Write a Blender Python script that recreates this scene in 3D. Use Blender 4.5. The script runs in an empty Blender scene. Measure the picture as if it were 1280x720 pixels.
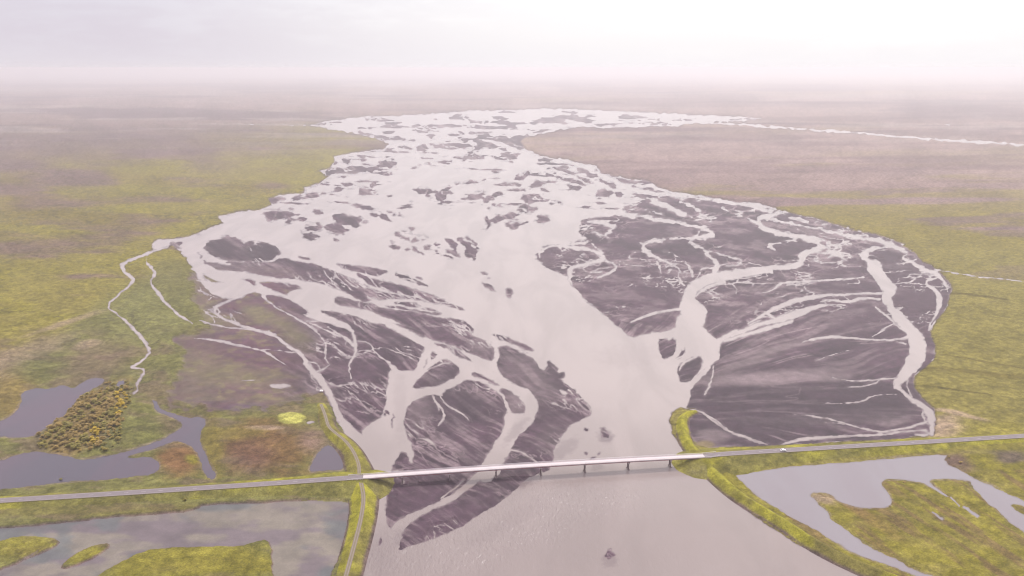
import bpy, bmesh, math, random
import numpy as np
random.seed(7)
rng = np.random.RandomState(11)
R = math.radians
scene = bpy.context.scene
COL = scene.collection

# ------------------------------------------------------------------ camera
CAM_H = 300.0
FPX = 950.0                      # focal length for a 1280 px wide picture
HOR = 85.0
PITCH = math.atan((360 - HOR) / FPX)
cs, sn = math.cos(PITCH), math.sin(PITCH)

def ground(u, v, z=0.0):
    """where the sight line of a traced point meets the plane of height z (metres)"""
    k = (CAM_H - z) / (FPX * sn + (v - 360.0) * cs)
    y = k * (FPX * cs - (v - 360.0) * sn)
    x = k * (u - 640.0)
    return x, y
def grid_uv(x, y):
    d = y * cs + CAM_H * sn
    return 640 + x * FPX / d, 360 + FPX * (CAM_H * cs - y * sn) / d

# ------------------------------------------------------------------ survey grid (one sheet of land, finer near the river)
def grow(a, step, q, n):
    out = []; x = a
    for i in range(n):
        step *= q; x += step; out.append(x)
    return out
uf = np.arange(-70, 1350.01, 1.05)
us = np.array(list(reversed(grow(-70, -1.05, 1.22, 34))) + list(uf) + grow(uf[-1], 1.05, 1.22, 34))
vfar = [85.35, 85.6, 86, 86.6, 87.3, 88.2, 89.2, 90.4, 91.6, 92.8, 94]
vf = np.arange(95, 735, 0.9)
vs = np.array(vfar + list(vf) + grow(vf[-1], 0.9, 1.12, 38))
NV, NU = len(vs), len(us)
U, V = np.meshgrid(us, vs)
X, Y = ground(U, V)
DEP = Y * cs + CAM_H * sn
MPP = DEP / FPX                  # metres per traced unit across

# ------------------------------------------------------------------ noise
TAB = rng.rand(16, 256, 256).astype(np.float32)
def vnoise(x, y, k=0):
    xi = np.floor(x).astype(np.int64); yi = np.floor(y).astype(np.int64)
    fx = x - xi; fy = y - yi
    fx = fx * fx * (3 - 2 * fx); fy = fy * fy * (3 - 2 * fy)
    t = TAB[k % 16]
    a = t[yi & 255, xi & 255]; b = t[yi & 255, (xi + 1) & 255]
    c = t[(yi + 1) & 255, xi & 255]; d = t[(yi + 1) & 255, (xi + 1) & 255]
    return (a + (b - a) * fx) + ((c + (d - c) * fx) - (a + (b - a) * fx)) * fy
def fbm(x, y, o=4, k=0, g=0.5):
    s = 0; a = 1; t = 0
    for i in range(o):
        s = s + a * vnoise(x * 2 ** i + 17.3 * i, y * 2 ** i + 9.1 * i, k + i); t += a; a *= g
    return s / t                 # 0..1
def sst(a, b, x):
    t = np.clip((x - a) / (b - a), 0, 1); return t * t * (3 - 2 * t)

# wandering shorelines
WU = U + (fbm(U / 14, V / 8, 3, 1) - .5) * 4.2
WV = V + (fbm(U / 17, V / 7, 3, 5) - .5) * 2.2
upz = sst(370, 300, V)
WU = WU + (fbm(U / 6, V / 3.2, 2, 2) - .5) * (2.0 + 3 * upz); WV = WV + (fbm(U / 7, V / 3, 2, 6) - .5) * (1.0 + 1.2 * upz)

BIG = 14.0
def sub(u0, u1, v0, v1):
    a = max(0, np.searchsorted(us, u0) - 1); b = min(NU, np.searchsorted(us, u1) + 1)
    c = max(0, np.searchsorted(vs, v0) - 1); d = min(NV, np.searchsorted(vs, v1) + 1)
    return slice(c, d), slice(a, b)
def segdist(sl, p, q, wp=0, wq=0, ky=1.0):
    x = WU[sl]; y = WV[sl] * ky
    ax, ay, bx, by = p[0], p[1] * ky, q[0], q[1] * ky
    dx, dy = bx - ax, by - ay
    l2 = dx * dx + dy * dy + 1e-9
    t = np.clip(((x - ax) * dx + (y - ay) * dy) / l2, 0, 1)
    return np.hypot(x - ax - t * dx, y - ay - t * dy) - (wp + (wq - wp) * t)
def smooth(pts, closed, n=1):
    """Chaikin corner cutting"""
    for _ in range(n):
        m = len(pts); out = []
        if not closed: out.append(pts[0])
        for i in range(m if closed else m - 1):
            a, b = pts[i], pts[(i + 1) % m]
            out.append(tuple(a[j] * .75 + b[j] * .25 for j in range(len(a))))
            out.append(tuple(a[j] * .25 + b[j] * .75 for j in range(len(a))))
        if not closed: out.append(pts[-1])
        pts = out
    return pts
def poly_sdf(pts):
    """signed distance (positive inside), clipped to +-BIG; returns (slice, array)"""
    xs = [p[0] for p in pts]; ys = [p[1] for p in pts]
    sl = sub(min(xs) - BIG, max(xs) + BIG, min(ys) - BIG, max(ys) + BIG)
    wu, wv = WU[sl], WV[sl]
    ins = np.zeros(wu.shape, bool); d = np.full(wu.shape, BIG)
    n = len(pts); r0, c0 = sl[0].start, sl[1].start
    for i in range(n):
        p, q = pts[i], pts[(i + 1) % n]
        lo, hi = min(p[1], q[1]), max(p[1], q[1])
        if hi > lo:
            s2 = sub(-1e9, max(p[0], q[0]) + 6, lo - 4, hi + 4)
            a = max(s2[0].start - r0, 0); b = min(s2[0].stop - r0, ins.shape[0])
            e = min(s2[1].stop - c0, ins.shape[1])
            if b > a and e > 0:
                y = wv[a:b, :e]
                xc = p[0] + (y - p[1]) / (q[1] - p[1]) * (q[0] - p[0])
                ins[a:b, :e] ^= (y >= lo) & (y < hi) & (wu[a:b, :e] < xc)
        s3 = sub(min(p[0], q[0]) - BIG, max(p[0], q[0]) + BIG, lo - BIG, hi + BIG)
        a, b = max(s3[0].start, sl[0].start), min(s3[0].stop, sl[0].stop)
        e, f = max(s3[1].start, sl[1].start), min(s3[1].stop, sl[1].stop)
        if b > a and f > e:
            dd = segdist((slice(a, b), slice(e, f)), p, q)
            v = d[a - r0:b - r0, e - c0:f - c0]
            np.minimum(v, dd, out=v)
    return sl, np.where(ins, d, -d)

def T(crop, pts):
    ox, oy, k = CROPS[crop]
    return [(ox + p[0] / k, oy + p[1] / k) + tuple(p[2:]) for p in pts]
CROPS = dict(A=(380, 120, 4), B=(640, 120, 4), C=(960, 120, 4), D=(480, 400, 4), E=(640, 260, 4), F=(920, 240, 4),
             G=(800, 400, 4), H=(960, 400, 4), I=(0, 220, 4), J=(0, 380, 4), K=(0, 540, 4), L=(200, 240, 4), M=(200, 400, 4),
             N=(300, 540, 4), O=(960, 540, 4), P=(480, 280, 6.4), Q=(400, 330, 8), R=(480, 380, 8), S=(360, 400, 8),
             U=(480, 450, 8), V=(600, 420, 7.11), W=(600, 490, 7.11), X=(580, 540, 8), Z=(0, 0, 1))

# ------------------------------------------------------------------ the river basin: everything that is not grass
BASIN = [(385,156),(410,151),(460,146),(520,143),(600,138),(700,136),(800,140),(900,145),(948,147),(944,151),(900,151),
 (860,155),(850,158),(790,159),(722,159),(690,165),(660,170),(652,177),(655,186),(675,194),(700,200),(715,203),(745,208),(752,216),
 (790,224),(812,226),(822,234),(840,240),(880,245),(920,252),(950,254),(975,264),(1015,272),(1060,285),(1100,294),(1125,304),
 (1141,315),(1152,327),(1172,336),(1185,352),(1190,362),(1186,375),(1180,390),(1167,405),(1162,415),(1169,430),(1169,447),
 (1155,460),(1144,470),(1143,485),(1152,497),(1167,510),(1170,525),(1167,542),(1140,547),(1100,550),(1050,552),(1000,556),
 (960,558),(920,558),(890,560),(872,556),(864,546),(860,535),(861,524),(866,517),(873,514),(868,510),(850,510),(841,516),(837,525),
 (840,542),(850,556),(860,565),(869,574),(880,587),(902,610),(930,635),(960,657),(1000,682),(1042,702),(1082,719),(1150,745),(1260,790),
 (1400,860),(1500,1500),(300,1500),(360,900),(425,790),(450,722),(456,702),(464,670),(469,640),(467,612),(464,598),(464,585),(459,568),(452,555),(440,542),
 (425,525),(413,507),(403,490),(390,496),(370,505),(345,512),(300,514),(262,514),(240,511),(215,507),(206,500),(214,478),(236,466),
 (233,445),(224,425),(240,418),(262,412),(258,402),(246,372),(243,352),(240,335),(232,322),(225,314),(214,306),(206,309),(195,313),(190,306),(192,302),
 (200,300),(225,297),(250,291),(258,285),(279,280),(272,271),(295,265),(325,262),(340,257),(336,249),(350,244),(380,241),(380,236),(400,228),(412,222),
 (398,214),(412,211),(417,204),(418,196),(440,191),(478,186),(487,180),(470,174),(440,166),(410,161)]
sl, d = poly_sdf(BASIN)
S = np.full(U.shape, BIG); S[sl] = -d          # positive = land
GR = np.full(U.shape, -BIG)                    # positive = grass side of the basin shore
GR[:] = S

def add(pts, crop='Z', r=1, arr=None, amp=0):
    pts = smooth(T(crop, pts), True, r) if r else T(crop, pts)
    sl, d = poly_sdf(pts)
    t = S if arr is None else arr
    t[sl] = np.maximum(t[sl], d)
def cut(pts, crop='Z', r=1, arr=None):
    pts = smooth(T(crop, pts), True, r) if r else T(crop, pts)
    sl, d = poly_sdf(pts)
    t = S if arr is None else arr
    t[sl] = np.minimum(t[sl], -d)
def chan(pts, crop='Z', r=1, arr=None, sign=-1, kw=1.0):
    """water channel: points (x, y, full width); a missing width repeats the last one"""
    w = 3; q = []; k = CROPS[crop][2]
    for p in pts:
        if len(p) > 2: w = p[2]
        q.append((CROPS[crop][0] + p[0] / k, CROPS[crop][1] + p[1] / k, w * kw / k / 2))
    q = smooth(q, False, r) if r else q
    t = S if arr is None else arr
    for a, b in zip(q, q[1:]):
        m = max(a[2], b[2]) + BIG
        s = sub(min(a[0], b[0]) - m, max(a[0], b[0]) + m, min(a[1], b[1]) - m, max(a[1], b[1]) + m)
        d = segdist(s, a, b, a[2], b[2])
        if sign < 0: t[s] = np.minimum(t[s], d)
        else: t[s] = np.maximum(t[s], -d)
def bar(crop, lst):
    """slim gravel bars: (x, y, half length, half width, tilt in degrees)"""
    ox, oy, k = CROPS[crop]
    for b in lst:
        x, y, rx, ry = b[:4]; an = R(b[4]) if len(b) > 4 else 0
        n = 12; h = int(x * 7 + y * 13); pts = []
        for i in range(n):
            t = 2 * math.pi * i / n
            q = 1 + .38 * math.sin(h + i * 2.3) * math.cos(i * 1.1 + h * .3)
            a, c = math.cos(t) * rx * q, math.sin(t) * ry * q
            c *= 1.15 - .3 * math.cos(t)
            pts.append((x + a * math.cos(an) - c * math.sin(an), y + a * math.sin(an) + c * math.cos(an)))
        add(pts, crop, 1)

# ---- natural small bars of the upper braid plain
up = fbm(U / 26 + V / 30, V / 3.5 - U / 80, 4, 3)
msk = sst(232, 150, V) * .10
braid = (up - .668 + msk * 1.1) * 26
inb = (GR < -1.5) & (V < 262) & (V > 137)
braid = np.where(inb, np.minimum(braid, -GR - 1.5), -BIG)
clear = sst(0, 1, ((U - 545) / 80) ** 2 + ((V - 232) / 26) ** 2)     # the open reach in the middle
braid = braid - (1 - clear) * 8
S = np.where(GR < 0, np.maximum(S, np.clip(braid, -BIG, BIG)), S)

# ---- upper islands
bar('A', [(210,330,30,12),(295,320,20,8),(425,335,50,18,-5),(235,370,125,17,-4),(385,360,12,5),(560,350,25,5,-10),
 (595,262,35,14),(510,260,25,5,5),(600,165,60,15),(460,215,85,9,3),(330,195,60,7,12),(640,200,40,5),(690,258,35,4,8),(760,195,35,4),
 (920,245,80,13,18),(820,245,16,8,15),(850,295,25,6,15),(990,315,50,6,15),(700,330,40,5,-5),(960,375,28,5),(1085,402,32,12,-15),
 (840,430,65,8,-12),(770,435,15,8),(610,473,62,13,-4),(700,492,40,18,-5),(625,500,25,5,30),(720,455,22,5,-20),(850,500,55,13,-15),
 (920,522,35,12,-20),(1040,440,45,6,5),(1100,465,30,6),(1140,510,60,20,-5),(975,490,15,5),(975,552,35,6,10),(930,565,10,5),
 (1120,567,60,13),(1005,605,68,17,-15),(1065,645,55,12,-15),(1195,615,40,17,-5),(1045,625,30,5,-20),(1245,530,18,4),
 (215,440,30,7,-5),(170,470,28,9,-10),(300,470,35,17),(350,445,15,12),(430,497,14,4,10),(540,530,10,3),
 (265,548,35,10,20),(325,562,40,10,15),(405,600,45,8,38),(350,590,20,4,15),(70,582,22,9),(435,582,16,7,30),
 (45,655,55,24,-8),(165,665,60,24,-5),(35,697,52,17,10),(305,630,14,7),(485,598,12,3,30),
 (1260,360,30,6,10),(1250,400,40,7,12),(1230,430,35,4),(1180,440,30,9),(1215,470,30,4,12)])
add([(135,590),(190,585),(290,605),(295,620),(270,640),(285,655),(255,660),(220,645),(140,625)], 'A')
add([(910,598),(925,620),(940,645),(925,668),(900,672),(893,664),(915,655),(912,635),(898,610)], 'A')
add([(610,174),(625,171),(640,169.5),(652,168),(662,170),(656,178),(656,188),(640,182),(625,177)])   # gravel spit on the far right bank
bar('B', [(115,450,30,6),(155,485,0.1,0.1),(240,365,30,6,15),(300,350,20,3),(380,425,40,5,18),(310,395,70,7,20),(310,430,70,9,14),(320,460,35,10),(330,470,20,8),
 (460,483,36,22),(510,455,22,5,15),(540,490,18,12,20),(450,425,30,5,15),(385,428,35,5,20),(195,530,16,5,30),(235,528,16,4,20),
 (130,435,30,12,-5),(265,350,25,8),(205,360,25,6),(250,390,50,4,10),(410,400,0.1,0.1),(90,385,20,5),(45,405,30,10,-15),(650,462,60,6,10),(750,485,50,4,10)])
add([(300,335),(345,365),(450,385),(520,405),(600,425),(690,420),(700,440),(620,440),(540,432),(440,410),(350,385),(310,360)], 'B')
# ---- islands of the middle reach
bar('P', [(190,65,40,11,18),(220,38,22,6,22),(155,105,65,14,18),(250,128,22,13),(300,92,50,9,18),(320,122,14,6),(82,178,50,20,22),(185,208,14,4),
 (255,210,30,9,40),(295,240,20,5,35),(355,180,26,13,-15),(385,205,36,9,30),(430,240,30,8,10),(420,168,22,16,10),(510,268,40,7,15),
 (800,398,22,8,25),(845,435,14,4),(845,505,58,15,32),(10,385,14,8),(100,403,16,9,20),(165,425,45,13,18),(240,462,80,10,22),(285,432,25,6,20),(320,485,38,9,22)])
add([(485,120),(520,118),(575,145),(585,190),(580,225),(612,262),(575,258),(540,235),(485,205),(510,198),(545,210),(545,180),(520,150)], 'P')
add([(582,108),(620,118),(680,150),(690,170),(740,210),(725,250),(742,290),(700,280),(640,245),(645,210),(635,175),(600,140)], 'P')
add([(640,105),(700,122),(745,160),(762,188),(740,190),(712,145)], 'P')
add([(970,545),(985,515),(1010,515),(1035,530),(1030,552),(1012,560),(1008,588),(985,588),(970,565)], 'P')

# ---- left delta, upper half
add([(500,105),(530,97),(580,95),(690,108),(700,113),(640,130),(590,138),(545,155),(525,130)], 'L')
chan([(590,95,6),(570,125),(560,150)], 'L')
bar('L', [(660,87,28,6,5),(790,102,24,11),(710,138,20,6),(650,148,30,5,-12),(885,235,18,7),(1015,212,8,4),(190,322,14,12,20),(580,40,45,14,-8),(680,30,22,6,-15)])
add([(225,265),(265,240),(320,218),(370,225),(410,245),(430,260),(440,243),(490,245),(560,265),(600,290),(608,305),(590,320),(545,350),(480,352),(400,350),(330,340),(260,315),(230,290)], 'L')
chan([(400,240,6),(430,265,10),(450,285,6),(470,305,3)], 'L')
add([(330,345),(420,352),(545,355),(600,330),(680,345),(760,360),(830,380),(900,410),(960,430),(1000,450),(1030,490),(1035,520),(1060,545),(1000,548),(940,505),(880,480),(800,455),(700,437),(600,430),(480,410),(400,385),(345,360)], 'L')
add([(220,335),(240,350),(300,360),(380,370),(415,390),(415,398),(340,395),(280,385),(240,365)], 'L')
add([(680,320),(760,335),(750,342),(700,332)], 'L')
add([(215,400),(260,400),(330,420),(345,435),(330,450),(270,450),(225,440),(215,420)], 'L')
add([(390,440),(430,433),(480,445),(480,465),(430,465),(395,450)], 'L')
add([(500,447),(580,450),(650,460),(690,465),(705,480),(705,520),(715,535),(640,515),(560,490),(515,465)], 'L')
add([(525,515),(580,520),(650,540),(700,570),(740,600),(745,612),(680,610),(620,590),(560,560),(530,540)], 'L')
add([(30,260),(75,250),(120,255),(110,275),(75,292),(40,290)], 'L')
add([(160,0),(320,5),(480,30),(620,65),(670,75),(620,110),(560,125),(440,90),(330,65),(220,40)], 'Q')
add([(350,85),(420,100),(560,150),(700,190),(840,220),(1000,275),(1140,320),(1280,385),(1420,440),(1450,468),(1330,440),(1280,415),(1160,390),(1040,365),(900,345),(700,350),(560,350),(480,320),(420,270),(430,210),(470,195),(440,150),(380,120)], 'Q')
chan([(410,95,18),(520,135,16),(640,165,10),(760,195,5)], 'Q')
chan([(340,130,40),(420,170,50),(480,210,24),(560,250,40),(700,285,22),(850,310,14),(960,335,8)], 'Q')
add([(740,88),(800,100),(880,115),(910,140),(1010,180),(1080,215),(1080,232),(960,195),(860,160),(780,125)], 'Q')
add([(960,125),(1020,145),(1020,160),(970,145)], 'Q')
add([(720,380),(850,380),(960,395),(1030,415),(980,430),(880,425),(780,395)], 'Q')
add([(640,410),(800,425),(960,465),(1080,480),(1190,500),(1140,512),(1010,485),(860,455),(700,440)], 'Q')
bar('Q', [(1100,455,80,10,5),(1130,490,70,8,5)])
# gravel tongue between the two main arms
add([(120,370),(160,320),(230,335),(330,365),(390,380),(520,390),(620,440),(760,460),(900,490),(1000,520),(1140,550),(1280,560),
     (1360,560),(1440,575),(1510,620),(1530,690),(1530,720),(1370,760),(1240,760),(1160,720),(1040,690),(960,650),(840,600),(700,550),(560,490),(420,445),(280,430),(180,400)], 'Q')
chan([(395,370,12),(395,430,16)], 'Q')
add([(0,60),(120,60),(300,80),(420,105),(560,145),(700,140),(820,190),(890,235),(885,300),(950,310),(1050,370),(1100,440),(1090,570),(1020,555),
     (900,510),(800,470),(640,405),(460,345),(330,280),(240,230),(100,165),(0,130)], 'R')
# big western flats
add([(785,590),(860,595),(950,615),(1080,665),(1200,720),(1300,755),(1350,800),(1320,870),(1300,905),(1180,890),(1150,870),(1130,840),(1000,790),(960,720),(960,660),(900,640)], 'L')
add([(0,200),(100,200),(200,210),(330,250),(400,255),(420,285),(395,360),(340,450),(320,490),(290,495),(180,505),(130,505),(60,470),(0,440),(-140,430),(-240,470),(-400,330),(-200,180)], 'R')
# western heath flats: a single body, cut by creeks below
WEST = [(225,314),(240,335),(252,355),(270,372),(300,375),(312,366),(322,365),(345,380),(375,392),(400,403),(430,408),(442,412),(446,422),(455,432),(470,440),(485,455),(490,463),
 (487,480),(484,500),(478,520),(468,533),(455,545),(445,545),(425,528),(415,512),(400,500),(395,512),(360,525),(300,530),(180,530),(150,440),(190,340)]
add(WEST, r=1)
cut([(225,298),(245,305),(250,320),(262,332),(285,344),(310,350),(322,360),(318,366),(300,362),(285,355),(262,348),(248,338),(236,325),(225,312)], r=1)
# heath with the grass side merged
gl = GR.copy()
S = np.where(GR > -0.4, np.maximum(S, GR), S)

# ---- left delta channels
chan([(160,385,12),(200,410,10),(215,430,12),(250,452),(330,470,12),(400,500,12),(410,515,14),(340,545,14),(285,570,16),(275,600,12),(300,625,12),(380,660,20),(440,680,18),(520,700,18),(580,722,18)], 'L')
chan([(270,575,8),(300,590,8),(295,615,8)], 'L')
chan([(490,465,20),(515,500,18),(515,530,14),(570,570,8),(640,610,8),(700,640,9),(730,662,16),(760,680,8),(800,720,8)], 'L')
chan([(740,610,14),(800,640,18),(860,655,18),(930,675,20),(965,700,20)], 'L')
chan([(750,655,8),(830,690,10),(900,720,10)], 'L')
cut([(640,500),(720,480),(800,480),(870,520),(880,560),(950,590),(900,590),(800,585),(740,600),(690,560),(640,540)], 'L')
chan([(730,5,8),(850,5,8),(900,20,8),(950,40,16),(970,75,16),(970,110,20),(975,140,20),(985,160,18),(960,195,12),(940,240,8),(955,290,7)], 'M')
chan([(760,30,6),(800,80,6),(830,115,8),(825,150,14),(830,210,8),(855,222,6),(815,245,12),(775,260,14)], 'M')
chan([(840,35,6),(900,70,8),(940,100,18),(965,130,20)], 'M')
chan([(985,105,7),(1040,110,8),(1072,150,8),(1000,155,7)], 'M')
chan([(1070,152,8),(1110,190,9),(1160,225,16),(1172,255,40)], 'M')
chan([(540,60,14),(600,95,18),(640,130,20),(700,165,20),(730,210,22),(755,250,28),(800,290,45),(835,345,34),(860,400,32),(885,460,34),(910,510,40),(940,550,60),(980,600,80),(1030,660,90)], 'M')
chan([(740,210,8),(775,215,8),(800,240,9),(795,260,10)], 'M')
chan([(755,260,12),(765,300,8),(790,325,5)], 'M')
chan([(200,5,8),(260,20,10),(350,42,9),(450,48,8),(540,62,8)], 'M')
chan([(170,90,5),(260,100,10),(330,110,18),(400,130,14),(450,138,8),(500,150,10),(550,175,14),(590,200,6),(650,240,3)], 'M')
chan([(500,148,5),(580,150,5),(650,160,6),(710,168,6)], 'M')
chan([(410,300,5),(450,300,7),(500,306,3)], 'M')
cut([(540,325),(580,318),(650,325),(650,335),(610,345),(560,340)], 'M')
cut([(735,510),(760,505),(775,515),(755,522),(735,520)], 'M')
# the wide western arm down to the bridge
cut([(485,462),(493,465),(506,463),(520,463),(523,450),(530,437),(536,430),(541,433),(536,446),(529,458),(531,463),(540,453),(553,443),(550,450),(527,472),(521,482),(515,490),
     (521,497),(510,507),(507,515),(507,525),(511,540),(515,552),(507,548),(503,558),(497,572),(490,585),(486,600),(486,620),(482,655),(486,668),(470,700),(455,690),(460,560),(448,542),
     (462,530),(475,522),(481,508),(483,490),(486,475)])
chan([(365,600,20),(440,520,26),(520,440,30),(600,400,34)], 'R')
# mid islands M5, K6, K5, K4
add([(170,300),(240,230),(300,185),(345,215),(385,243),(360,280),(330,305),(250,330),(155,345),(140,335)], 'D')
chan([(180,275,7),(230,245,6),(290,215,5),(330,215,6)], 'D')
add([(240,118),(290,135),(350,170),(410,215),(440,225),(445,215),(400,175),(340,135),(290,120)], 'D')
add([(235,175),(250,140),(285,155),(240,200)], 'D', 0)
add([(440,240),(480,225),(520,245),(570,290),(590,330),(540,320),(480,290),(450,285)], 'D')
K6 = [(145,740),(150,640),(110,560),(100,480),(130,420),(200,385),(240,372),(290,385),(300,362),(370,325),(400,305),(450,300),(520,330),(580,370),(612,430),(602,520),(560,610),(500,700),(470,790),
      (200,1000),(90,1055),(30,1040),(10,1000),(20,800),(60,700),(95,640)]
add(K6, 'D')
add([(580,340),(650,350),(700,390),(715,460),(660,468),(632,462),(620,420),(600,380)], 'D')
K4 = [(570,135),(630,130),(700,160),(755,200),(790,260),(815,240),(815,200),(850,225),(868,240),(860,265),(900,258),(905,275),(880,300),(940,340),(1000,400),(1045,450),(1040,470),(960,510),(920,530),(880,590),(850,640),(845,700),
      (820,760),(750,770),(660,840),(600,900),(500,960),(300,1080),(150,1120),(70,1165),(90,1090),(110,1020),(220,950),(400,870),(500,790),(590,690),(640,600),(680,575),(740,520),(755,480),(780,440),(765,385),(700,350),(650,340),(600,290),(565,230),(565,170)]
add(K4, 'D')
add([(530,68),(600,80),(680,110),(720,130),(755,158),(700,148),(640,112),(570,95)], 'D')
chan([(445,70,18),(500,90,22),(545,125,18),(570,160,22),(555,200,20)], 'D')
chan([(575,110,10),(640,130,22),(700,160,18),(760,190,14),(790,215,16),(800,245,14)], 'D')
chan([(610,640,9),(700,665,9),(750,700,9),(790,760,9)], 'D')
cut([(870,345),(905,350),(925,370),(895,378),(880,365)], 'D')
chan([(925,350,10),(945,370,7)], 'D')
# channels over the mid islands
chan([(20,20,34),(100,60,36),(200,110,40),(290,165,40),(400,215,34),(480,240,50),(560,290,50),(640,335,44),(720,385,70),(740,430,60),(730,480,50),(680,530,50),(640,575,60),(600,640,70),(550,720,85),(510,780,70)], 'D')
cut([(625,465),(700,468),(720,500),(640,590),(560,720),(480,760),(560,610),(605,520)], 'D')
chan([(310,150,22),(350,185,26),(400,230,36),(440,250,30)], 'D')
chan([(280,345,18),(320,335,16),(370,300,24),(400,265,40),(450,240,30)], 'D')
chan([(150,352,12),(220,340,14),(280,335,16),(340,300,18)], 'D')
chan([(100,405,20),(150,385,16),(220,372,14),(260,362,12)], 'D')
chan([(440,290,8),(500,305,12),(560,340,14),(590,375,8),(606,410,7),(618,450,14)], 'D')
chan([(240,380,12),(262,420,12),(300,455,10),(300,480,14),(285,510,14),(268,530,6)], 'D')
chan([(240,385,10),(265,425,8),(272,455,4)], 'D')
chan([(280,385,8),(315,430,9),(370,455,9),(410,480,7),(430,502,3)], 'D')
cut([(165,590),(200,585),(245,600),(262,635),(240,620),(200,600)], 'D')
# lower channel south of the bridge
chan([(1275,190,60),(1200,210,40),(1140,265,34),(1080,320,34),(1000,360,30),(920,395,30),(850,430,42),(800,470,60),(760,510,50)], 'N')
chan([(1010,330,8),(1060,290,8),(1120,240,8)], 'N')
chan([(700,520,50),(690,420,40)], 'N')
add([(1085,545),(1100,540),(1130,575),(1120,590),(1085,585)], 'D', 0)
bar('D', [(1015,549,14,5),(1045,690,12,4,-25),(1075,668,10,3,-40),(1012,668,8,5)])
bar('Z', [(762,692,8,3,-75),(765,693,3,3),(475,676,1.6,3.5)])
bar('U', [(30,520,14,22,-50),(5,545,8,10,-45),(90,610,8,50,3)])

# ------------------------------------------------------------------ right delta
GRR = [(779,260),(782,256),(795,257),(802,251),(815,246),(835,246),(855,248),(900,253),(960,262),(990,262),(1100,280),(1200,330),(1215,400),(1195,520),(1175,560),(1000,570),(890,575),(850,560),
 (855,515),(861,503),(864,488),(871,470),(889,455),(899,436),(897,424),(880,410),(874,398),(880,385),(870,372),(858,372),(848,380),(852,392),(853,405),(847,415),
 (815,416),(800,419),(790,422),(775,410),(755,392),(737,381),(727,369),(712,353),(706,343),(685,335),(671,325),(669,317),(680,309),(700,305),(715,306),(723,300),(733,301),(727,292),(723,284),(724,276),(740,272),(770,269),(800,275),(780,264)]
tmp = np.full(S.shape, -BIG)
add(GRR, arr=tmp)
tmp = np.minimum(tmp, -GR - 0.2)
S = np.where(GR < 0, np.maximum(S, tmp), S)
add([(95,95),(180,92),(188,135),(150,190),(115,198),(98,160)], 'G')
add([(205,150),(225,125),(222,160),(205,190),(190,192)], 'G', 0)
add([(190,230),(240,195),(305,178),(312,215),(285,270),(240,312),(200,308),(188,275)], 'G')
add([(248,330),(300,300),(345,270),(360,300),(345,350),(290,385),(250,408)], 'G')
add([(735,655),(810,655),(825,690),(800,720),(740,720)], 'E', 0)
# rim channel along the right bank
chan([(700,199,3),(730,210,4),(760,222,6),(780,232,8),(805,240,6),(840,244,4),(880,248.5,3.2),(920,255,3.2),(948,260,4),(965,265,8)])
chan([(560,25,20),(640,45,18),(800,70,18),(910,90,18),(980,108,22),(1003,127,26),(975,145,22),(900,152,18),(882,170,18),(935,195,22),(985,215,16),(968,235,18),(1000,255,18),(1035,275,24),(1025,300,24),(1010,320,30)], 'E')
chan([(925,90,8),(945,120,8),(930,140,8)], 'E')
chan([(900,152,10),(800,155,12),(700,165,16),(655,182,20),(650,205,24),(690,235,20),(760,262,14),(820,292,12),(850,325,10),(862,350,6)], 'E')
chan([(650,210,8),(605,225,10),(592,245,6)], 'E')
chan([(725,265,6),(738,295,16),(745,330,5)], 'E')
chan([(735,208,6),(790,222,8),(850,250,8),(885,295,12),(905,345,10)], 'E')
chan([(985,215,6),(1060,235,7),(1130,250,7),(1155,268,10),(1120,290,7),(1070,290,5)], 'E')
chan([(830,325,6),(840,355,12),(862,385,7)], 'E')
chan([(900,380,6),(950,305,8),(1010,300,8)], 'E', 0)
chan([(380,65,14),(470,78,16),(515,95,22),(500,118,16),(465,135,8)], 'E')
chan([(345,100,8),(400,115,8),(460,140,9),(490,160,9)], 'E')
chan([(340,140,6),(400,180,8),(450,215,10)], 'E')
chan([(190,190,14),(300,195,14),(400,210,20),(450,232,26),(455,258,26),(400,275,18),(330,290,18),(290,310,26),(285,350,22),(300,385,10)], 'E')
chan([(460,255,12),(510,280,12),(530,298,16),(480,325,18),(430,348,8)], 'E')
chan([(215,185,10),(260,215,5)], 'E')
chan([(200,190,10),(140,215,14),(130,245,8)], 'E')
chan([(300,180,8),(370,175,6)], 'E')
chan([(290,400,8),(340,440,7),(400,485,7)], 'E')
chan([(390,485,5),(440,530,7),(480,520,4)], 'E')
chan([(590,575,6),(640,550,16),(720,525,14),(800,508,14),(860,500,20)], 'E')
chan([(700,635,30),(760,630,20),(840,600,24)], 'E')
chan([(1290,312,36),(1180,322,38),(1080,340,50),(990,350,60),(920,385,60),(885,425,66),(880,470,60),(900,510,110),(920,540,120),(880,600,110),(860,640,60)], 'E')
chan([(920,440,8),(960,400,16),(1060,365,24)], 'E')
chan([(970,410,5),(1000,435,7),(1025,448,4)], 'E')
chan([(1080,375,5),(1125,400,7),(1120,430,5)], 'E')
chan([(150,90,30),(185,60,26),(215,60,50),(235,100,46),(240,150,30),(215,185,18),(180,200,20)], 'G')
chan([(240,60,60),(230,100,50),(210,140,30)], 'G', 0)
chan([(280,60,16),(290,110,20),(305,165,18),(260,190,16),(215,215,14),(200,250,10)], 'G')
chan([(225,20,100),(210,60,70)], 'G')
chan([(480,55,22),(410,95,26),(385,120,30),(385,170,36),(350,210,34),(330,250,30),(280,300,22),(245,335,26)], 'G')
chan([(370,230,8),(360,290,10),(345,350,12),(320,375,8)], 'G')
chan([(760,5,20),(640,45,24),(520,75,22),(420,105,18)], 'G')
chan([(500,55,6),(560,20,12),(600,0,8)], 'G')
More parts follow.
